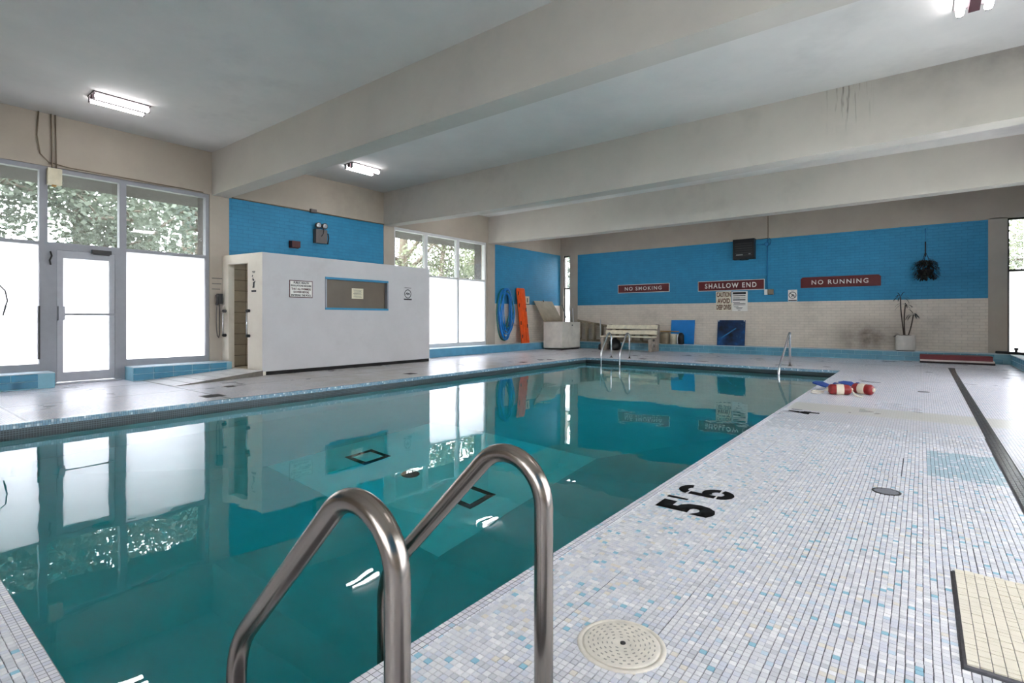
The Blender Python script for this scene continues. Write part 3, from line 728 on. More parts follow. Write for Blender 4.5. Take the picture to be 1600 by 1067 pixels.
# ------------------------------------------------------------------ shower stall
A_, B_ = Vector((XL, 4.66, 0)), Vector((-9.62, 4.84, 0))
XS, YS1, ZS = -9.62, 9.03, 2.285
sd = (B_-A_).normalized(); sn = Vector((sd.y, -sd.x, 0)); SL = (B_-A_).length
def sp(u, n, z): q = A_+sd*u-sn*n; return (q.x, q.y, z)          # u along the side wall, n into the stall
def sbox(b, u0, u1, n0, n1, z0, z1): return b.hexa([sp(u0, n0, z0), sp(u1, n0, z0), sp(u1, n1, z0), sp(u0, n1, z0), sp(u0, n0, z1), sp(u1, n0, z1), sp(u1, n1, z1), sp(u0, n1, z1)])
stl = thing('shower_stall', 'white walled shower stall with an open doorway and a long low window', 'shower stall', (-10.2, 6.9, 0))
T = .12
D0, D1, DZ0, DZ1 = .20, .80, .095, 2.11      # doorway along the side wall
b = B(); sbox(b, 0, D0, 0, T, 0, ZS); sbox(b, D1, SL-.001, 0, T, 0, ZS); sbox(b, D0, D1, 0, T, DZ1, ZS); sbox(b, D0, D1, 0, T, 0, DZ0)
b.link('side_wall', 'stall_side_paint', stl)
wy0, wy1, wz0, wz1 = 6.14, 7.75, 1.235, 1.91
b = B(); x0, x1 = XS-T, XS; zb0 = .07
def rr4(x, y0, y1, z0, z1): return [b.bm.verts.new(q) for q in ((x, y0, z0), (x, y1, z0), (x, y1, z1), (x, y0, z1))]
fo, fi, bo, bi = rr4(x1, 4.842, YS1, zb0, ZS), rr4(x1, wy0, wy1, wz0, wz1), rr4(x0, 4.825, YS1, zb0, ZS), rr4(x0, wy0, wy1, wz0, wz1)
for i in range(4):
    k = (i+1) % 4
    b.face([fo[i], fo[k], fi[k], fi[i]]); b.face([bo[k], bo[i], bi[i], bi[k]]); b.face([fo[k], fo[i], bo[i], bo[k]]); b.face([fi[i], fi[k], bi[k], bi[i]])
bmesh.ops.recalc_face_normals(b.bm, faces=b.bm.faces)
b.link('front_wall', 'stall_paint', stl)
B().box(XL+.01, x0, YS1-T, YS1, 0, ZS).link('end_wall', 'stall_paint', stl)
B().box(x0+.02, x1-.012, 4.86, YS1-.01, 0, .075).link('wall_base', 'stall_black', stl)
B().box(XL+.02, x0, 4.9, YS1-T, 0, DZ0).link('stall_floor', 'stall_tile', stl)
wf = B().box(x0+.02, x1+.012, wy0, wy1, wz1-.045, wz1).box(x0+.02, x1+.012, wy0, wy1, wz0, wz0+.045).link('window_frame', 'frame_blue', stl)
for ya in (wy0, wy1-.035): B().box(x0+.02, x1+.012, ya, ya+.035, wz0+.045, wz1-.045).link('jamb', 'frame_steel', wf)
B().box(x0+.03, x0+.04, wy0+.035, wy1-.035, wz0+.045, wz1-.045).link('window_panel', 'window_tint', stl)
# wall tiles seen through the doorway
tile_mesh('st', .012, .29, .205, 'stall_tile'); tile_mesh('st2', .29, .012, .205, 'stall_tile')
bk = B().box(XL+.011, XL+.02, 4.79, YS1-T, DZ0, ZS).box(-10.84, x0, 6.1, 6.2, DZ0, ZS).link('tiled_partition', 'stall_grout', stl)
for r in range(10):
    for k in range(3):
        o = bpy.data.objects.new('tile', tm['st']); COL.objects.link(o); o.parent = bk; o.location = Vector((XL+.024, 4.95+.3*k, DZ0+.115+.215*r))-wloc(bk)
        o = bpy.data.objects.new('tile', tm['st2']); COL.objects.link(o); o.parent = bk; o.location = Vector((-10.66+.3*k, 6.096, DZ0+.115+.215*r))-wloc(bk)
# ramp up to the doorway
rp = thing('shower_ramp', 'white tiled wedge ramp rising to the shower doorway', 'ramp', (-10.0, 4.0, 0))
rt = [(-10.42, 3.2, .004), (-9.15, 3.22, .004), (-9.55, 4.82, .10), (-10.42, 4.71, .10)]
b = B(); lo = [(p[0], p[1], -.002) for p in rt]; b.hexa(lo+[(p[0], p[1], p[2]-.003) for p in rt]); b.link('wedge', 'ramp_side', rp)
nu, nv = 5, 6
P0, P1, P2, P3 = (Vector(p) for p in rt)
for i in range(nu):
    for j in range(nv):
        u0, u1, v0, v1 = i/nu+.006, (i+1)/nu-.006, j/nv+.006, (j+1)/nv-.006
        q = lambda u, v: (P0*(1-u)+P1*u)*(1-v)+(P3*(1-u)+P2*u)*v
        c4 = [q(u0, v0), q(u1, v0), q(u1, v1), q(u0, v1)]; B().hexa([p-Vector((0, 0, .004)) for p in c4]+c4).link('tile', 'ramp_tile', rp)
# grab bars at the doorway
def grab(u, z0, z1, label):
    g = thing('grab_bar', label, 'grab bar', sp(u, -.06, (z0+z1)/2))
    B().tube([sp(u, -.06, z0), sp(u, -.06, z1)], .012, 10).link('bar', 'steel_bright', g)
    for z in (z0, z1): B().tube([sp(u, -.003, z), sp(u, -.055, z), sp(u, -.075, z)], [.03, .028, .014], 10).link('bracket', 'black_plastic', g)
grab(.12, .73, 1.2, 'vertical grab bar with black brackets left of the shower doorway')
grab(.86, .73, 1.2, 'vertical grab bar with black brackets right of the shower doorway')
# stick-on notices
def fr_text(parent, lines, o, ax, ay, hgt, gap, wid, mat, bold=.02, depth=.002):
    o = Vector(o); ay_ = Vector(ay)
    for i, s_ in enumerate(lines): text('lettering', s_, o-ay_*gap*i, ax, ay, hgt, mat, parent, depth, bold, width=wid if not isinstance(wid, (list, tuple)) else wid[i])
AY, AZ, AXm, AX = (0, 1, 0), (0, 0, 1), (-1, 0, 0), (1, 0, 0)
sg = thing('shower_sign', 'white sign with maroon lettering on the shower wall, left of its window', 'sign', (XS+.01, 5.61, 1.635))
B().box(XS+.001, XS+.009, 5.365, 5.855, 1.465, 1.80).link('panel', 'maroon_print', sg, .003)
B().box(XS+.009, XS+.012, 5.38, 5.84, 1.48, 1.785).link('face', 'sign_white', sg)
fr_text(sg, ['PUBLIC HEALTH', 'REGULATIONS REQUIRE', 'THAT ALL SWIMMERS', 'SHOWER BEFORE', 'ENTERING THE POOL'], (XS+.012, 5.61, 1.755), AY, AZ, .042, .061, [.32, .43, .41, .33, .42], 'black_print', .03)
for o_ in [c for c in sg.children if c.name.startswith('lettering')][2:4]: o_.data.materials[0] = M['maroon_print']
nt = thing('paper_notice', 'cream paper notice behind the low shower window', 'notice', (XS-.07, 6.98, 1.6))
B().box(XS-T+.041, XS-T+.045, 6.83, 7.125, 1.485, 1.71).link('sheet', 'paper', nt)
t = B()
for k in range(7): t.box(XS-T+.045, XS-T+.0465, 6.87+.01*(k % 3), 7.085-.012*(k % 2), 1.67-.025*k, 1.677-.025*k)
t.link('print_lines', 'grey_print', nt, kind='stuff')
def ring_poly(b, o, ax, ay, r, wd, depth, n=28):
    o, ax, ay = Vector(o), Vector(ax), Vector(ay); nn = ax.cross(ay).normalized()*depth
    vs = []
    for rad in (r, r-wd): vs.append([b.bm.verts.new(o+nn+ax*rad*math.cos(2*PI*k/n)+ay*rad*math.sin(2*PI*k/n)) for k in range(n)])
    for k in range(n): b.face([vs[0][k], vs[0][(k+1) % n], vs[1][(k+1) % n], vs[1][k]])
ic = thing('no_glass_sticker', 'round black pictogram sticker on the shower wall, right of its window', 'sticker', (XS+.004, 8.33, 1.63))
B().box(XS+.001, XS+.003, 8.2, 8.46, 1.49, 1.80).link('backing', 'stall_paint', ic)
b = B(); ring_poly(b, (XS+.003, 8.33, 1.64), AY, AZ, .105, .018, .002); b.link('ring', 'black_print', ic)
b = B()
for k, (a, c) in enumerate((((-.06, -.02), (-.02, .03)), ((-.02, .03), (.0, -.03)), ((.0, -.03), (.03, .02)), ((.03, .02), (.065, -.02)))): b.bar((XS+.004, 8.33+a[0], 1.64+a[1]), (XS+.004, 8.33+c[0], 1.64+c[1]), .018, .002, (1, 0, 0))
b.link('symbol', 'black_print', ic)
B().box(XS+.003, XS+.005, 8.21, 8.45, 1.495, 1.525).link('caption_bar', 'black_print', ic); B().box(XS+.003, XS+.005, 8.23, 8.43, 1.775, 1.785).link('caption_line', 'black_print', ic)
pc = thing('shower_pictogram', 'black shower pictogram sticker on the wall right of the shower doorway', 'sticker', sp(.985, -.003, 1.72))
b = B()
def sbar(b, a, c, wd): b.bar(sp(a[0], -.003, a[1]), sp(c[0], -.003, c[1]), wd, .002, (sn.x, sn.y, 0))
sbar(b, (.985, 1.63), (.99, 1.74), .05); sbar(b, (.985, 1.70), (1.03, 1.76), .025); sbar(b, (.96, 1.63), (.985, 1.68), .03)
q = sp(.98, -.003, 1.78); b.lathe(q, [(.022, -.001), (.022, .001)], 14, (sn.x, sn.y, 0)); b.link('figure', 'black_print', pc)
b = B(); sbar(b, (.94, 1.84), (.96, 1.87), .02); sbar(b, (.945, 1.80), (.975, 1.82), .01); sbar(b, (.94, 1.775), (.955, 1.79), .008); b.link('shower_head', 'black_print', pc)
b = B(); sbar(b, (.92, 1.57), (1.06, 1.57), .035); b.link('caption_bar', 'black_print', pc); b = B(); sbar(b, (.94, 1.935), (1.03, 1.935), .014); sbar(b, (.955, 1.915), (1.02, 1.915), .01); b.link('caption_line', 'black_print', pc)
# wall phone on the pilaster
ph = thing('wall_phone', 'wall telephone on the pilaster left of the shower doorway', 'telephone', (XL, 4.6, 1.4))
B().box(XL, XL+.07, 4.55, 4.64, 1.34, 1.54).link('body', 'charcoal', ph, .012)
B().tube(arc_pts([(XL+.05, 4.53, 1.50), (XL+.11, 4.53, 1.50), (XL+.11, 4.53, 1.33), (XL+.05, 4.53, 1.33)], .02), .018, 10).link('handset', 'charcoal', ph)
B().tube([(XL+.07, 4.53, 1.33), (XL+.05, 4.53, 1.15), (XL+.03, 4.54, .9), (XL+.02, 4.56, .72), (XL+.015, 4.585, .68), (XL+.02, 4.60, .75), (XL+.02, 4.60, 1.1), (XL+.03, 4.60, 1.34)], .008, 8).link('cord', 'grey_print', ph)
pn = thing('phone_notice', 'three lines of small print on the pilaster above the wall phone', 'notice', (XL+.002, 4.56, 1.75))
t = B()
for k in range(3): t.box(XL+.0005, XL+.003, 4.47, 4.66-.02*k, 1.83-.105*k, 1.845-.105*k)
t.link('print_lines', 'grey_print', pn, kind='stuff')

# ------------------------------------------------------------------ left wall fittings
em = thing('emergency_light', 'grey battery emergency light with two round lamp heads on the blue wall', 'emergency light', (XL, 6.75, 2.9))
B().box(XL+.01, XL+.13, 6.61, 6.89, 2.76, 3.07).link('case', 'grey_box', em, .01)
for y, hz in ((6.67, 3.16), (6.83, 3.16)):
    h = B().lathe((XL+.05, y, hz), [(.03, 0), (.06, .03), (.07, .09), (.064, .095)], 20, (1, .0, -.1)).link('lamp_head', 'charcoal', em)
    B().lathe((XL+.14, y, hz-.009), [(.06, 0), (.055, .012), (.03, .02)], 20, (1, 0, -.1)).link('lens', 'reflector', h)
    B().tube([(XL+.06, y, 3.06), (XL+.08, y, 3.12)], .014, 8).link('neck', 'charcoal', em)
B().tube([(XL+.07, 6.89, 2.99), (XL+.08, 6.94, 3.0), (XL+.08, 6.96, 2.9), (XL+.07, 6.94, 2.76)], .014, 8).link('cable', 'black_plastic', em)
B().tube([(XL+.132, 6.80, 3.06), (XL+.134, 6.79, 2.98), (XL+.134, 6.74, 2.91)], .008, 8).link('wire', 'black_plastic', em)
tag(B().box(XL+.01, XL+.12, 6.05, 6.24, 2.60, 2.74).box(XL+.005, XL+.02, 6.04, 6.25, 2.59, 2.75).link('alarm_box', 'red_box', None, .006), 'small dark red alarm box on the blue wall above the shower', 'alarm')
tag(B().box(XL+.01, XL+.08, 6.52, 6.66, 3.43, 3.51).link('junction_box', 'grey_box', None, .008), 'small grey junction box on the top edge of the blue wall', 'junction box')
tag(B().tube([(XL+.02, 4.83, ZH+.005), (XL+.02, 5.6, ZH+.008), (XL+.02, 6.52, ZH+.012), (XL+.02, 7.4, ZH+.006), (XL+.02, 8.58, ZH+.008)], .012, 8).link('conduit', 'cable_tan'), 'thin painted conduit along the top edge of the blue wall over the shower', 'conduit')
bx = thing('wall_box', 'beige control box hanging at the top of the mullion over the glass door', 'control box', (XL+.05, 2.11, 3.28))
B().box(XL-.02, XL+.11, 2.03, 2.20, 3.16, 3.41).link('case', 'cream_plastic', bx, .012)
B().box(XL-.01, XL+.06, 2.09, 2.14, 3.135, 3.16).link('sensor', 'hazel_wood', bx)
for k, pts in enumerate(([(XL+.04, 2.09, 3.41), (XL+.03, 2.09, 3.8), (XL+.03, 2.08, ZC)], [(XL+.04, 2.14, 3.41), (XL+.03, 2.14, 3.8), (XL+.03, 2.13, ZC)],
    [(XL+.03, 1.93, ZC), (XL+.03, 1.91, 3.9), (XL+.03, 1.95, 3.62), (XL+.03, 2.05, 3.51), (XL+.03, 2.3, 3.475), (XL+.03, 3.2, 3.47), (XL+.03, 4.3, 3.46)])):
    B().tube(pts, .009, 8).link('cable', 'cable_tan', bx)
tag(B().tube([(XL+.02, 1.25, 1.66), (XL+.05, 1.45, 1.60), (XL+.05, 1.55, 1.47), (XL+.05, 1.575, 1.32), (XL+.04, 1.55, 1.22), (XL+.03, 1.53, 1.10), (XL+.03, 1.545, 1.16), (XL+.04, 1.56, 1.24)], .009, 8).link('loose_cable', 'cable_black'), 'loose black cable end curving across the leftmost frosted pane', 'cable')
tag(B().box(XL-.03, XL+.03, 1.925, 1.95, .42, 1.25).link('latch_rod', 'charcoal', None, .004), 'thin dark rod against the mullion left of the glass door', 'rod')

# hose, spine board, outlet card
hs = thing('hose_coil', 'coil of blue garden hose hanging on the blue wall past the windows', 'hose', (XL+.08, 13.45, 1.2))
for k in range(14):
    a_ = .41-.030*(k % 7)-.02*random.random(); zb_ = .36+.10*(k % 5)+random.uniform(-.03, .03); zt_ = 2.04-.035*(k % 6); ph_ = random.uniform(-.025, .025); pts = []
    for i in range(36):
        t = 2*PI*i/36; c_ = math.cos(t); zz = (zt_-zb_)/2
        pts.append((XL+.045+.011*k+.012*math.sin(3*t+k), 13.45+ph_+.06*(1-c_)/2*math.sin(k)+a_*math.copysign(abs(math.sin(t))**.8, math.sin(t))*(.86+.14*(1-abs(c_))), (zt_+zb_)/2+zz*c_))
    B().tube(pts, .019, 8, closed=True).link('loop', 'hose_green' if k in (0, 4, 9) else 'hose_blue', hs)
B().tube([(XL+.09, 13.5, .62), (XL+.1, 13.48, .5), (XL+.1, 13.46, .42)], [.025, .028, .03], 10).link('nozzle', 'white_plastic', hs)
B().tube([(XL, 13.42, 1.98), (XL+.2, 13.42, 1.97)], .02, 8).link('hook', 'dark_metal', hs)
sbp = thing('spine_board', 'orange spine board standing upright against the wall beside the blue hose', 'spine board', (XL+.3, 14.3, ZL))
lean = lambda z: XL+.10+.20*(1-(z-ZL)/1.85)
b = B(); poly = [(14.08, ZL), (14.52, ZL), (14.50, 2.05), (14.46, 2.09), (14.10, 2.09), (14.05, 2.05)]
f = [b.bm.verts.new((lean(z), y, z)) for y, z in poly]; g = [b.bm.verts.new((lean(z)-.04, y, z)) for y, z in poly]; b.face(f); b.face(g[::-1])
for i in range(6): b.face([f[i], g[i], g[(i+1) % 6], f[(i+1) % 6]])
bmesh.ops.recalc_face_normals(b.bm, faces=b.bm.faces); b.link('board', 'orange_plastic', sbp, .01)
for y, z in ((14.12, 1.9), (14.12, 1.5), (14.12, .9), (14.47, 1.35), (14.47, .8), (14.14, .45)): B().box(lean(z)-.0, lean(z)+.006, y-.02, y+.02, z-.07, z+.07).link('hand_hole', 'black_print', sbp)
for y in (14.22, 14.36): B().bar((lean(.3)+.004, y, .3), (lean(1.95)+.004, y, 1.95), .012, .012, (1, 0, 0)).link('ridge', 'orange_plastic', sbp)
cd = thing('wall_card', 'small cream instruction card on the wall right of the orange board', 'card', (XL+.02, 14.75, 1.7))
B().box(XL+.012, XL+.022, 14.64, 14.88, 1.56, 1.83).link('card', 'sign_cream', cd); B().box(XL+.022, XL+.024, 14.74, 14.79, 1.62, 1.77).link('mark', 'charcoal', cd); B().box(XL+.022, XL+.03, 14.64, 14.88, 1.54, 1.565).link('lip', 'charcoal', cd)

# storage chest
ch = thing('storage_chest', 'cream wooden storage chest with its lid leaning open in the corner', 'chest', (-9.9, 15.55, 0))
cx0, cx1, cy0, cy1, cz = -10.3, -9.53, 15.0, 16.15, .94
B().box(cx0, cx1, cy0, cy0+.03, .03, cz).box(cx0, cx1, cy1-.03, cy1, .03, cz).box(cx0, cx0+.03, cy0+.03, cy1-.03, .03, cz).box(cx1-.03, cx1, cy0+.03, cy1-.03, .03, cz).box(cx0, cx1, cy0, cy1, .03, .06).link('body', 'chest_paint', ch)
B().box(cx0+.03, cx1-.03, cy0+.03, cy1-.03, 0, .03).link('plinth', 'charcoal', ch)
b = B(); u = Vector((-.46, 0, .74)).normalized(); c0 = Vector((cx0+.01, 0, cz+.015)); nn_ = Vector((u.z, 0, -u.x))
L_ = .84
b.hexa([tuple(c0+Vector((0, cy0, 0))), tuple(c0+Vector((0, cy1, 0))), tuple(c0+Vector((0, cy1, 0))+u*L_), tuple(c0+Vector((0, cy0, 0))+u*L_)]+[tuple(Vector(p)+nn_*.03) for p in (c0+Vector((0, cy0, 0)), c0+Vector((0, cy1, 0)), c0+Vector((0, cy1, 0))+u*L_, c0+Vector((0, cy0, 0))+u*L_)])
bmesh.ops.recalc_face_normals(b.bm, faces=b.bm.faces); b.link('lid', 'lid_paint', ch)
q = c0+u*.82+nn_*.034; B().bar(tuple(q+Vector((0, 15.55, .05))), tuple(q+Vector((0, 15.62, -.08))), .04, .02, nn_).link('latch', 'black_plastic', ch)
B().lathe((cx1, 15.62, .83), [(.025, 0), (.025, .012), (.01, .016)], 12, (1, 0, 0)).link('lock', 'black_plastic', ch)
for (a, c, r_, nm, mt, lb) in (((-9.70, 15.8, .5), (-10.36, 16.28, 1.56), .014, 'pole', 'charcoal', 'dark pole leaning out of the storage chest toward the slot window'),
                           ((-9.66, 15.95, .5), (-10.12, 16.36, 1.55), .009, 'stick', 'dark_metal', 'thin dark stick leaning out of the storage chest beside the pole'),
                           ((-9.62, 15.9, .5), (-9.86, 16.2, 1.42), .016, 'broom_handle', 'frame_white', 'short white handle standing in the back of the storage chest')):
    tag(B().tube([a, c], r_, 8).link(nm, mt), lb, 'pole')

# ------------------------------------------------------------------ back wall signs
YW = YB+.01
def wall_sign(name, x0, x1, z0, z1, label, words, hgt, wid, bold=.012, chamfer=0.):
    s_ = thing(name, label, 'sign', ((x0+x1)/2, YW-.02, (z0+z1)/2))
    P = [(x0, z0), (x1, z0), (x1, z1-chamfer), (x1-chamfer, z1), (x0+chamfer, z1), (x0, z1-chamfer)] if chamfer else [(x0, z0), (x1, z0), (x1, z1), (x0, z1)]
    B().prism(P, (0, YW, 0), AX, AZ, .02).link('edge', 'sign_white' if not chamfer else 'maroon', s_)
    e = .016; C_ = [((p[0]+(e if p[0] < (x0+x1)/2 else -e)), (p[1]+(e if p[1] < (z0+z1)/2 else -e))) for p in P]
    B().prism(C_, (0, YW-.02, 0), AX, AZ, .004).link('panel', 'maroon', s_)
    text('lettering', words, ((x0+x1)/2, YW-.024, (z0+z1)/2), AX, AZ, hgt, 'sign_white', s_, .003, bold, width=wid, space=1.28); return s_
wall_sign('no_smoking_sign', -8.44, -6.58, 1.945, 2.235, 'maroon no smoking sign, leftmost on the blue back wall', 'NO SMOKING', .125, 1.33)
wall_sign('shallow_end_sign', -5.64, -3.68, 1.92, 2.235, 'maroon shallow end sign under the black wall box', 'SHALLOW END', .155, 1.52, .022)
wall_sign('no_running_sign', -2.73, -.85, 1.925, 2.225, 'maroon no running sign with clipped corners on the blue back wall', 'NO RUNNING', .125, 1.33, .012, .05)
ca = thing('caution_sign', 'cream caution sign with brown lettering below the shallow end sign', 'sign', (-4.85, YW-.02, 1.6))
B().box(-5.085, -4.62, YW-.012, YW, 1.30, 1.90).link('panel', 'sign_cream', ca)
fr_text(ca, ['CAUTION', 'AVOID', 'DEEP DIVES'], (-4.852, YW-.012, 1.80), AX, AZ, .155, .195, [.42, .37, .43], 'brown_print', .03)
ru = thing('pool_rules_sign', 'white pool rules board with a black heading beside the caution sign', 'sign', (-4.38, YW-.02, 1.58))
B().box(-4.60, -4.155, YW-.012, YW, 1.285, 1.885).link('panel', 'sign_white', ru)
B().box(-4.58, -4.20, YW-.014, YW-.012, 1.80, 1.865).link('heading', 'black_print', ru)
t = B()
for k, (a, c, z, h) in enumerate(((0, .36, 1.745, .022), (0, .2, 1.68, .02), (.21, .36, 1.685, .012), (0, .36, 1.61, .035), (0, .2, 1.545, .015), (.02, .36, 1.50, .02), (0, .36, 1.47, .012), (.02, .16, 1.415, .014), (.08, .28, 1.38, .014), (.1, .26, 1.355, .012), (.14, .22, 1.31, .012))):
    t.box(-4.575+a, -4.575+c, YW-.014, YW-.012, z, z+h)
t.link('print_lines', 'black_print', ru, kind='stuff')
ng = thing('prohibition_sign', 'small white sign with a crossed out circle between two maroon signs', 'sign', (-2.94, YW-.02, 1.72))
B().box(-3.055, -2.82, YW-.012, YW, 1.555, 1.885).link('panel', 'sign_white', ng)
b = B(); ring_poly(b, (-2.937, YW-.012, 1.73), AX, AZ, .10, .018, .002); b.bar((-3.0, YW-.013, 1.795), (-2.872, YW-.013, 1.665), .016, .002, (0, 1, 0)); b.link('symbol', 'black_print', ng)
b = B(); b.bar((-2.96, YW-.013, 1.68), (-2.93, YW-.013, 1.76), .03, .002, (0, 1, 0)); b.bar((-2.93, YW-.013, 1.76), (-2.89, YW-.013, 1.71), .02, .002, (0, 1, 0)); b.link('figure', 'grey_print', ng)
B().box(-3.045, -2.83, YW-.014, YW-.012, 1.565, 1.595).link('caption_bar', 'black_print', ng); B().box(-2.98, -2.89, YW-.014, YW-.012, 1.845, 1.855).link('caption_line', 'grey_print', ng)
hb = thing('wall_speaker', 'black square speaker box high on the blue back wall', 'speaker', (-4.23, YW-.1, 3.15))
B().box(-4.53, -3.925, YW-.20, YW-.0, 2.84, 3.445).link('case', 'black_plastic', hb, .012)
for k in range(6): B().box(-4.46, -3.99, YW-.212, YW-.2, 2.95+.07*k, 2.975+.07*k).link('louver', 'charcoal', hb)
B().box(-4.43, -4.24, YW-.216, YW-.21, 2.955, 2.99).box(-4.08, -4.02, YW-.216, YW-.21, 2.975, 3.0).link('bright_tab', 'reflector', hb)
B().lathe((-4.23, YW-.1, 2.845), [(.12, -.02), (.14, 0)], 20).link('foot', 'charcoal', hb)
cdt = thing('conduit_run', 'thin conduit dropping from the beam past the black speaker to a small box', 'conduit', (-3.59, YW-.02, 2.9))
B().tube([(-3.585, YW-.02, ZC), (-3.585, YW-.02, 3.42)], .012, 8).link('upper_pipe', 'cable_tan', cdt)
B().tube([(-3.585, YW-.02, 3.42), (-3.605, YW-.02, 3.2), (-3.605, YW-.02, 1.93)], .014, 8).link('lower_pipe', 'conduit_blue', cdt)
B().lathe((-3.62, YW, 3.26), [(.06, 0), (.06, .04), (.05, .045)], 18, (0, -1, 0)).link('round_box', 'conduit_blue', cdt)
B().tube([(-3.925, YW-.03, 3.28), (-3.8, YW-.03, 3.25), (-3.66, YW-.03, 3.26)], .012, 8).link('branch_pipe', 'conduit_blue', cdt)
B().tube([(-3.55, YW-.03, 3.43), (-3.5, YW-.03, 3.35), (-3.52, YW-.03, 3.25), (-3.6, YW-.03, 3.2)], .01, 8).link('loop_pipe', 'conduit_blue', cdt)
B().tube([(-3.92, YW-.02, 3.42), (-3.58, YW-.02, 3.425)], .008, 8).link('feed_wire', 'charcoal', cdt)
B().box(-3.68, -3.60, YW-.06, YW, 1.76, 1.92).link('switch', 'white_plastic', cdt, .006); B().box(-3.585, -3.435, YW-.08, YW, 1.76, 1.92).link('outlet_box', 'cable_tan', cdt, .01)
# leaning boards
bd = B(); a_ = [(-6.505, YB-.13, ZL), (-5.735, YB-.13, ZL), (-5.735, YW-.035, 1.01), (-6.505, YW-.035, 1.01)]; bd.hexa([(p[0], p[1]+.025, p[2]) for p in a_]+a_); bmesh.ops.recalc_face_normals(bd.bm, faces=bd.bm.faces)
tag(bd.link('blue_board', 'board_blue', None, .004), 'plain bright blue board leaning on the back wall right of the bench', 'board')
pp = thing('underwater_poster', 'dark blue underwater poster board leaning below the caution sign', 'poster', (-4.62, YE+.2, ZL))
bd = B(); a_ = [(-5.02, YB-.13, ZL), (-4.21, YB-.13, ZL), (-4.21, YW-.035, 1.01), (-5.02, YW-.035, 1.01)]; bd.hexa([(p[0], p[1]+.022, p[2]) for p in a_]+a_); bmesh.ops.recalc_face_normals(bd.bm, faces=bd.bm.faces); bd.link('board', 'underwater_print', pp)
nb = (Vector(a_[1])-Vector(a_[0])).cross(Vector(a_[3])-Vector(a_[0])).normalized()
e1 = lambda u, v: Vector(a_[0])+(Vector(a_[1])-Vector(a_[0]))*u+(Vector(a_[3])-Vector(a_[0]))*v
B().bar(e1(.14, .28)+nb*.004, e1(.68, .68)+nb*.004, .03, .002, nb).link('pale_streak', 'conduit_blue', pp)
for u_ in (.04, .96): B().lathe(e1(u_, .97), [(.02, 0), (.018, .006)], 10, nb).link('pin', 'white_plastic', pp)
# potted plant
def strap_leaf(b, p, d, L, wd, droop, n=6):
    p, d = Vector(p), Vector(d).normalized(); sd_ = d.cross(Vector((0, 0, 1)))
    sd_ = sd_.normalized() if sd_.length > 1e-3 else Vector((1, 0, 0)); prev = None; v = d.copy()
    for i in range(n+1):
        t = i/n; wq = wd*math.sin(PI*min(1, .15+.85*(1-t)))*.5+.0008
        a, c = b.bm.verts.new(p+sd_*wq), b.bm.verts.new(p-sd_*wq)
        if prev: b.face([prev[0], prev[1], c, a])
        prev = (a, c); v = (v+Vector((0, 0, -droop/n))).normalized(); p = p+v*L/n
pl = thing('potted_plant', 'spindly dracaena in a white drum pot on the back ledge', 'potted plant', (-.33, 16.70, ZL))
B().lathe((-.33, 16.70, ZL+.02), [(.2, 0), (.205, .02), (.208, .36), (.2, .38), (.19, .38), (.185, .33)], 36).link('pot', 'pot_white', pl)
B().lathe((-.33, 16.70, ZL), [(.19, 0), (.19, .02)], 28).link('base', 'charcoal', pl)
B().lathe((-.33, 16.70, ZL+.33), [(.187, 0), (.187, .055), (.1, .075), (.02, .08)], 24).link('soil', 'soil', pl)
stems = [([(-.36, 16.7, .6), (-.40, 16.7, 1.0), (-.43, 16.7, 1.35), (-.43, 16.7, 1.60)], .013), ([(-.34, 16.69, .6), (-.36, 16.69, .9), (-.35, 16.68, 1.25), (-.33, 16.68, 1.40)], .014), ([(-.28, 16.71, .6), (-.23, 16.7, .78), (-.19, 16.7, 1.0), (-.17, 16.7, 1.15)], .013)]
for pts, r_ in stems:
    sm = B().tube(arc_pts(pts, .2, 4), r_, 8).link('stem', 'stem_brown', pl); b = B(); e = pts[-1]
    for k in range(15):
        a = random.uniform(0, 2*PI); strap_leaf(b, e, (math.cos(a), -abs(math.sin(a))*.35, random.uniform(.1, 1.3)), random.uniform(.16, .3), .022, random.uniform(1.2, 2.6))
    b.link('leaves', 'leaf_dark', sm, kind='stuff')
b = B()
for k in range(16):
    a = random.uniform(PI*.6, PI*1.4); strap_leaf(b, (-.44, 16.68, .63), (math.cos(a), -abs(math.sin(a))*.4, random.uniform(.2, 1.2)), random.uniform(.1, .2), .02, 1.2)
b.link('undergrowth', 'leaf_dark', pl, kind='stuff')
# hanging basket
hbk = thing('hanging_basket', 'dark trailing plant in a basket hung on the blue wall at right', 'hanging plant', (.07, 16.68, 2.3))
B().tube([(.07, YW, 3.30), (.07, 16.75, 3.30), (.07, 16.68, 3.26), (.07, 16.68, 3.2)], .012, 8).link('hook', 'conduit_blue', hbk)
B().tube([(.07, 16.68, 3.25), (.07, 16.68, 2.95)], .006, 6).link('cord', 'conduit_blue', hbk); B().tube([(.07, 16.68, 2.97), (.07, 16.68, 2.60)], .014, 6).link('hanger_stem', 'black_plastic', hbk)
for k in range(3):
    a = 2*PI*k/3+.3; B().tube([(.07, 16.68, 2.72), (.07+.17*math.cos(a), 16.68+.15*math.sin(a), 2.26)], .006, 6).link('hanger', 'basket_dark', hbk)
B().lathe((.07, 16.68, 2.1), [(.08, 0), (.13, .03), (.17, .16), (.165, .17)], 20).link('basket', 'basket_dark', hbk)
b = B()
for k in range(700):
    a = random.uniform(0, 2*PI); e = random.uniform(-.9, 1.2); r_ = random.uniform(.12, .27)
    p = Vector((.07+r_*math.cos(a)*math.cos(e*.8), 16.67+.16*math.sin(a), 2.25+.26*math.sin(e)+.03*random.random()))
    strap_leaf(b, p, (math.cos(a), math.sin(a)*.5, random.uniform(-.6, .5)), random.uniform(.05, .1), .032, 1.2, 3)
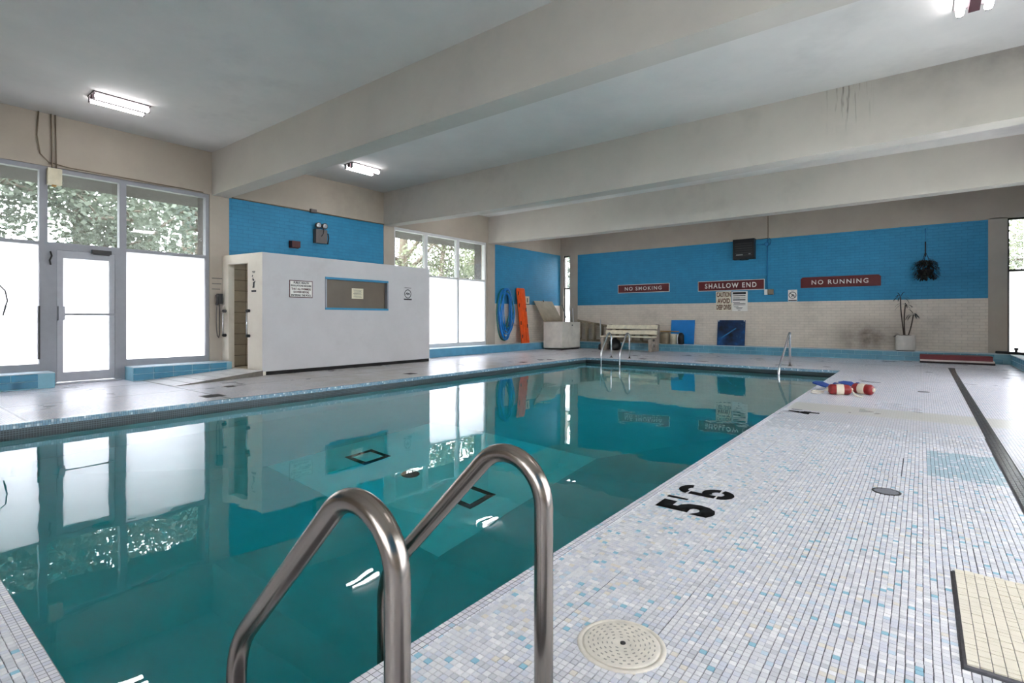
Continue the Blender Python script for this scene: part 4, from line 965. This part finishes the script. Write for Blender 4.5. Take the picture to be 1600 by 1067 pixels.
for k in range(40):
    a = random.uniform(-.4, .4); strap_leaf(b, (.10+random.uniform(-.03, .1), 16.66, 2.55+random.uniform(-.1, .06)), (math.cos(a), -.2, random.uniform(-.2, .5)), .08, .04, 1., 3)
b.link('foliage', 'leaf_dark', hbk, kind='stuff')

# ------------------------------------------------------------------ bench and things about it
bn = thing('park_bench', 'cream slatted bench with concrete ends against the back ledge', 'bench', (-7.6, 16.0, 0))
for x in (-8.50, -6.82):
    poly = [(15.76, 0), (15.98, 0), (15.99, .18), (16.1, .2), (16.14, 0), (16.36, 0), (16.34, .42), (16.42, .84), (16.36, .87), (16.30, .84), (16.22, .5), (16.16, .45), (15.78, .44), (15.74, .40)]
    e = B().prism(poly, (x+.11, 0, 0), AY, AZ, -.11); bmesh.ops.recalc_face_normals(e.bm, faces=e.bm.faces); eo = e.link('end_frame', 'bench_concrete', bn, .008)
    if x > -7: B().box(x+.11, x+.112, 15.86, 16.0, .33, .40).box(x+.11, x+.112, 15.92, 15.98, .14, .24).link('stain', 'charcoal', eo)
for k in range(3): B().box(-8.52, -6.70, 15.75+.14*k, 15.865+.14*k, .445, .485).link('seat_slat', 'bench_wood', bn, .006)
for y, z in ((16.17, .60), (16.225, .775)): B().obox((-7.61, y, z), AX, (0, .3, 1), (0, 1, -.3), .90, .065, .02).link('back_slat', 'bench_wood', bn, .006)
ld = thing('step_ladder', 'old wooden step ladder lying on its side behind the bench', 'ladder', (-9.0, 16.62, ZL))
ra, rb = [(-9.97, 16.72, .99), (-6.95, 16.72, .50)], [(-9.97, 16.66, .28), (-6.95, 16.66, .28)]
for p in (ra, rb): B().bar(p[0], p[1], .03, .08).link('rail', 'ladder_wood', ld)
for k in range(10):
    t = .04+k*.1; xx = -9.97+3.0*t; zt = .99-.47*t; B().box(xx-.03, xx+.03, 16.60, 16.76, .27, zt).link('step', 'ladder_wood', ld)
tag(B().tube([(-8.92, 16.53, ZL), (-8.94, 16.545, 1.03)], .018, 8).link('white_pole', 'frame_white'), 'short white pole leaning up at the left end of the bench', 'pole')
gb = thing('black_bag', 'black bag slumped on the floor under the left end of the bench', 'bag', (-8.2, 16.1, 0))
b = B().lathe((-8.15, 16.1, 0), [(.1, 0), (.2, .04), (.22, .16), (.17, .3), (.08, .37), (.05, .42)], 14)
for v in b.bm.verts: v.co += Vector((random.uniform(-.02, .02), random.uniform(-.02, .02), random.uniform(-.01, .01) if v.co.z > .01 else 0))
b.link('sack', 'black_plastic', gb); B().lathe((-8.62, 15.95, 0), [(.05, 0), (.07, .03), (.06, .16), (.02, .2)], 12).link('tied_corner', 'black_plastic', gb)
tb = thing('paint_pail', 'tan lidded pail on the ledge just right of the bench', 'pail', (-6.45, 16.62, ZL))
B().lathe((-6.62, 16.62, ZL), [(.13, 0), (.15, .03), (.16, .30), (.15, .34), (.14, .36)], 24).link('body', 'lid_paint', tb); B().lathe((-6.62, 16.62, ZL+.36), [(.15, 0), (.15, .02), (.1, .03)], 24).link('lid', 'ladder_wood', tb)
tag(B().bar((-6.75, 16.58, .648), (-6.13, 16.56, .642), .05, .03).link('wood_slat', 'hazel_wood', None, .004), 'thin tan wood strip lying across the tops of the pails', 'strip')
pk = thing('grey_pail', 'pale grey plastic pail in front of the blue board', 'pail', (-6.42, 16.6, ZL))
B().lathe((-6.32, 16.60, ZL), [(.10, 0), (.115, .3), (.12, .32), (.11, .33)], 20).link('body', 'sign_cream', pk); B().tube([(-6.43, 16.60, .54), (-6.32, 16.48, .46), (-6.21, 16.60, .54)], .006, 6).link('handle', 'dark_metal', pk)
jg = thing('black_canister', 'black canister with a white handle in front of the blue board', 'canister', (-6.05, 16.58, ZL))
B().lathe((-6.08, 16.60, ZL), [(.08, 0), (.10, .02), (.10, .28), (.07, .34), (.04, .37)], 20).link('body', 'black_plastic', jg); B().tube([(-6.16, 16.52, ZL+.02), (-6.165, 16.5, ZL+.2), (-6.15, 16.52, ZL+.32)], .016, 8).link('handle', 'white_plastic', jg)

# folded mat by the back ledge, sill bar
mt = thing('gym_mat', 'flat folded red mat with a white stripe on the deck by the back ledge', 'mat', (.58, 16.1, 0))
mx0, mx1, my0, my1 = -.04, 1.30, 15.95, 16.42
B().box(mx0, mx1, my0, my1, 0, .045).link('bottom_fold', 'mat_dark', mt, .008); B().box(mx0+.005, mx1-.01, my0-.01, my1, .045, .085).link('white_band', 'mat_white', mt, .006); B().box(mx0, mx1-.04, my0, my1, .085, .19).link('top_fold', 'mat_red', mt, .012)
sb_ = thing('dark_pipe', 'dark pipe lying on the ledge below the right slot window', 'pipe', (1.7, 16.5, ZL))
B().tube([(1.38, 16.80, ZL+.03), (1.75, 16.5, ZL+.03), (1.93, 15.6, ZL+.03), (1.95, 14.4, ZL+.03)], .03, 8).link('pipe', 'charcoal', sb_); B().lathe((1.70, 16.56, ZL+.05), [(.03, 0), (.02, .03), (.04, .06), (.035, .1)], 12).link('valve', 'charcoal', sb_)

# lane floats, rope, fins
def fl_float(c, ax, L, r, label):
    c = Vector(c); ax = Vector(ax).normalized(); f_ = thing('lane_float', label, 'float', tuple(c), 'red and white lane floats')
    n = 8; pr = [(.012, -L/2)]+[(r*math.sqrt(max(.05, 1-(1-k/5)**2))*.98, -L/2+.05*k/5) for k in range(1, 6)]
    full = pr+[(q[0], -q[1]) for q in pr[::-1]]
    B().lathe(c, full, 20, ax).link('body', 'float_red', f_); B().lathe(c, [(r+.002, -.045), (r+.003, -.04), (r+.003, .04), (r+.002, .045)], 20, ax).link('white_band', 'float_white', f_)
    for s_ in (-1, 1): B().lathe(c+ax*(L/2-.005)*s_, [(.03, 0), (.028, .012), (.014, .02)], 12, ax*s_).link('end_cap', 'float_white', f_)
fl_float((-.90, 8.54, .072), (.96, .28, 0), .29, .072, 'left of two red and white lane floats on the deck, nearer the pool')
fl_float((-.65, 8.80, .072), (.9, -.43, 0), .29, .072, 'right of two red and white lane floats on the deck, away from the pool')
tag(B().tube(arc_pts([(-1.18, 8.56, .012), (-1.26, 8.62, .012), (-1.22, 8.78, .012), (-1.08, 8.60, .012), (-1.15, 8.42, .012), (-1.26, 8.47, .012), (-1.1, 8.62, .03), (-1.05, 8.50, .06), (-.75, 8.58, .06), (-.70, 8.42, .012), (-.62, 8.40, .012)], .08, 5), .011, 8).link('float_rope', 'rope_white'), 'white rope looped on the deck between the pool edge and the floats', 'rope')
fn = thing('swim_fins', 'pair of blue swim fins lying behind the lane floats', 'fins', (-1.0, 9.1, 0))
for (c, a, z) in (((-1.08, 8.98, .02), 2.5, .10), ((-.80, 9.22, .02), 2.2, .07)):
    u, v = Vector((math.cos(a), math.sin(a), 0)), Vector((-math.sin(a), math.cos(a), 0)); c = Vector(c); b = B()
    lo = [c-u*.2-v*.05, c-u*.2+v*.05, c+u*.2+v*.1, c+u*.24, c+u*.2-v*.1]; lo = [Vector((p.x, p.y, .004+max(0, (p-c).dot(u)+.1)*.25)) for p in lo]
    f = [b.bm.verts.new(p) for p in lo]; g = [b.bm.verts.new(p+Vector((0, 0, .02))) for p in lo]; b.face(f[::-1]); b.face(g)
    for i in range(5): b.face([f[i], f[(i+1) % 5], g[(i+1) % 5], g[i]])
    fb = b.link('fin_blade', 'fin_blue', fn); B().tube([tuple(c-u*.25+Vector((0, 0, .045))), tuple(c-u*.1+Vector((0, 0, .06)))], [.035, .05], 10).link('foot_pocket', 'fin_blue', fb)

# ------------------------------------------------------------------ ceiling lights
def fixture(x, y, label):
    f_ = thing('ceiling_light', label, 'ceiling light', (x, y, ZC-.06), 'ceiling tube lights')
    B().box(x-.16, x+.16, y-.35, y+.35, ZC-.02, ZC-.0005).link('housing', 'fixture_grey', f_, .004)
    B().box(x-.045, x+.045, y-.34, y+.34, ZC-.075, ZC-.02).link('ballast_cover', 'fixture_maroon', f_, .006)
    for s_ in (-1, 1):
        B().tube([(x+.11*s_, y-.33, ZC-.065), (x+.11*s_, y+.33, ZC-.065)], .036, 12).link('tube', 'tube_glow', f_)
        for e in (-1, 1): B().box(x+.11*s_-.025, x+.11*s_+.025, y+.335*e-.01, y+.335*e+.01, ZC-.10, ZC-.02).link('lamp_holder', 'fixture_grey', f_)
for x, y, lb in ((-9.36, 2.58, 'ceiling tube light in the nearest bay above the glass door'), (-9.36, 6.86, 'ceiling tube light in the second bay above the shower stall'),
                 (-9.36, 10.9, 'ceiling tube light hidden between the second and third beams, window side'), (-9.36, 15.0, 'ceiling tube light in the farthest bay, over the chest corner'),
                 (.42, 6.82, 'ceiling tube light cut by the top edge of the picture at right'), (.42, 10.9, 'ceiling tube light over the deck between the second and third beams'),
                 (.42, 15.0, 'ceiling tube light in the farthest bay over the red mat'), (.42, 2.58, 'ceiling tube light over the near deck above the lens'), (-4.5, 2.58, 'ceiling tube light over the near pool end')):
    if x == -4.5: continue
    fixture(x, y, lb)

# ------------------------------------------------------------------ outside
gr = struct(B().box(-60, XL-.4, -50, 80, -.5, -.32).box(XR+.4, 60, -50, 80, -.5, -.32).box(XL-.4, XR+.4, YB+.4, 80, -.5, -.32).box(XL-.4, XR+.4, -50, YN-.4, -.5, -.32).link('ground', 'lawn'))
B().box(XL-3.2, XL-.56, YN-2, YB+3, -.32, -.05).link('path', 'asphalt', gr); B().box(XR+.56, XR+3.2, YN-2, YB+3, -.32, -.05).link('path', 'asphalt', gr)
tag(B().box(XL-1.9, XR+1.9, YN-.6, YB+.6, ZC+.26, ZC+.45).link('roof_slab', 'outside_render'), 'flat concrete roof slab over the pool hall', 'roof')
bpy.data.objects['roof_slab']['kind'] = 'structure'
def tree(x, y, h, spread, nleaf, lmat, label, trunk=.18, lsize=.14, zlow=1.6, bare=False, seed=1):
    R = random.Random(seed); tr = thing('tree', label, 'tree', (x, y, -.3), 'trees outside the windows')
    b = B(); tips = []
    b.tube([(x, y, -.3), (x+R.uniform(-.1, .1), y, h*.25), (x+R.uniform(-.3, .3), y+R.uniform(-.3, .3), h*.6), (x, y, h*.9)], [trunk, trunk*.85, trunk*.5, trunk*.15], 8)
    for k in range(16):
        z0 = h*R.uniform(.18, .8); a = R.uniform(0, 2*PI); L = spread*R.uniform(.5, 1.)*(1.1-.5*z0/h); p = Vector((x, y, z0)); d = Vector((math.cos(a), math.sin(a), R.uniform(.2, .8))).normalized(); pts = [p]
        for i in range(5): d = (d+Vector((R.uniform(-.25, .25), R.uniform(-.25, .25), R.uniform(-.2, .15)))).normalized(); p = p+d*L/5; pts.append(p)
        b.tube(pts, [trunk*.4*(1-i/6.5) for i in range(6)], 6); tips += pts[1:]
        for q in pts[2:]:
            e = Vector((R.uniform(-1, 1), R.uniform(-1, 1), R.uniform(-.2, .7))).normalized(); q2 = q+e*L*.3; b.tube([q, (q+q2)/2+Vector((0, 0, .05)), q2], [.03, .02, .008], 5); tips += [q2, (q+q2)/2]
    b.link('trunk', 'bark', tr)
    T_ = np.array([tuple(t) for t in tips]); T_ = T_[T_[:, 2] > zlow]
    g = np.random.default_rng(seed); n = nleaf; c = T_[g.integers(0, len(T_), n)]+g.normal(0, spread*.13, (n, 3))
    u = g.normal(0, 1, (n, 3)); u[:, 2] *= .5; u /= np.linalg.norm(u, axis=1)[:, None]; w_ = g.normal(0, 1, (n, 3)); v = np.cross(u, w_); v /= np.linalg.norm(v, axis=1)[:, None]
    s_ = lsize*g.uniform(.6, 1.3, (n, 1)); V = np.stack([c-u*s_*.6, c-v*s_*.38, c+u*s_*.6, c+v*s_*.38], 1).reshape(-1, 3)
    me = bpy.data.meshes.new('foliage'); me.vertices.add(4*n); me.vertices.foreach_set('co', (V-np.array([x, y, -.3])).reshape(-1)); me.loops.add(4*n); me.loops.foreach_set('vertex_index', np.arange(4*n, dtype=np.int32))
    me.polygons.add(n); me.polygons.foreach_set('loop_start', (np.arange(n)*4).astype(np.int32)); me.update(); me.validate()
    o = link('foliage', me, lmat, tr); o['kind'] = 'stuff'; return tr
tree(-16.5, 1.6, 8.5, 3.2, 15000, 'leaf_maple', 'leafy maple outside the leftmost clear panes', .2, .12, 2.0, seed=3)
tree(-17.5, 4.0, 9.5, 3.4, 13000, 'leaf_maple', 'leafy maple outside the clear pane above the glass door', .22, .12, 2.0, seed=4)
tree(-17.0, 6.6, 8.0, 2.6, 4500, 'leaf_pine', 'thin grey green tree outside the third clear pane', .16, .10, 2.0, seed=5)
tree(-19.5, 16.5, 9.0, 3.8, 1500, 'leaf_oak', 'sparse tree with spreading bare limbs outside the second window wall', .34, .16, 2.2, seed=6)
tree(-16.5, 19.5, 8.0, 3.0, 11000, 'leaf_oak', 'yellow green tree outside the right half of the second window wall', .2, .11, 2.0, seed=7)
tree(-24.0, 9.0, 11., 4.5, 9000, 'leaf_maple', 'tall far maple behind the nearer trees at left', .3, .17, 2.0, seed=8)
tree(-14.2, 23.5, 7.5, 2.6, 3500, 'leaf_pine', 'grey green tree beyond the narrow slot window by the chest', .16, .16, 1.8, seed=9)
tree(3.5, 24.0, 8.0, 3.0, 11000, 'leaf_oak', 'light green tree beyond the slot window in the right corner', .2, .12, 2.6, seed=10)
tree(-17.6, 17.2, 7.5, 2.6, 13000, 'leaf_oak', 'bushy yellow green tree outside the middle of the second window wall', .18, .11, 1.6, seed=12)
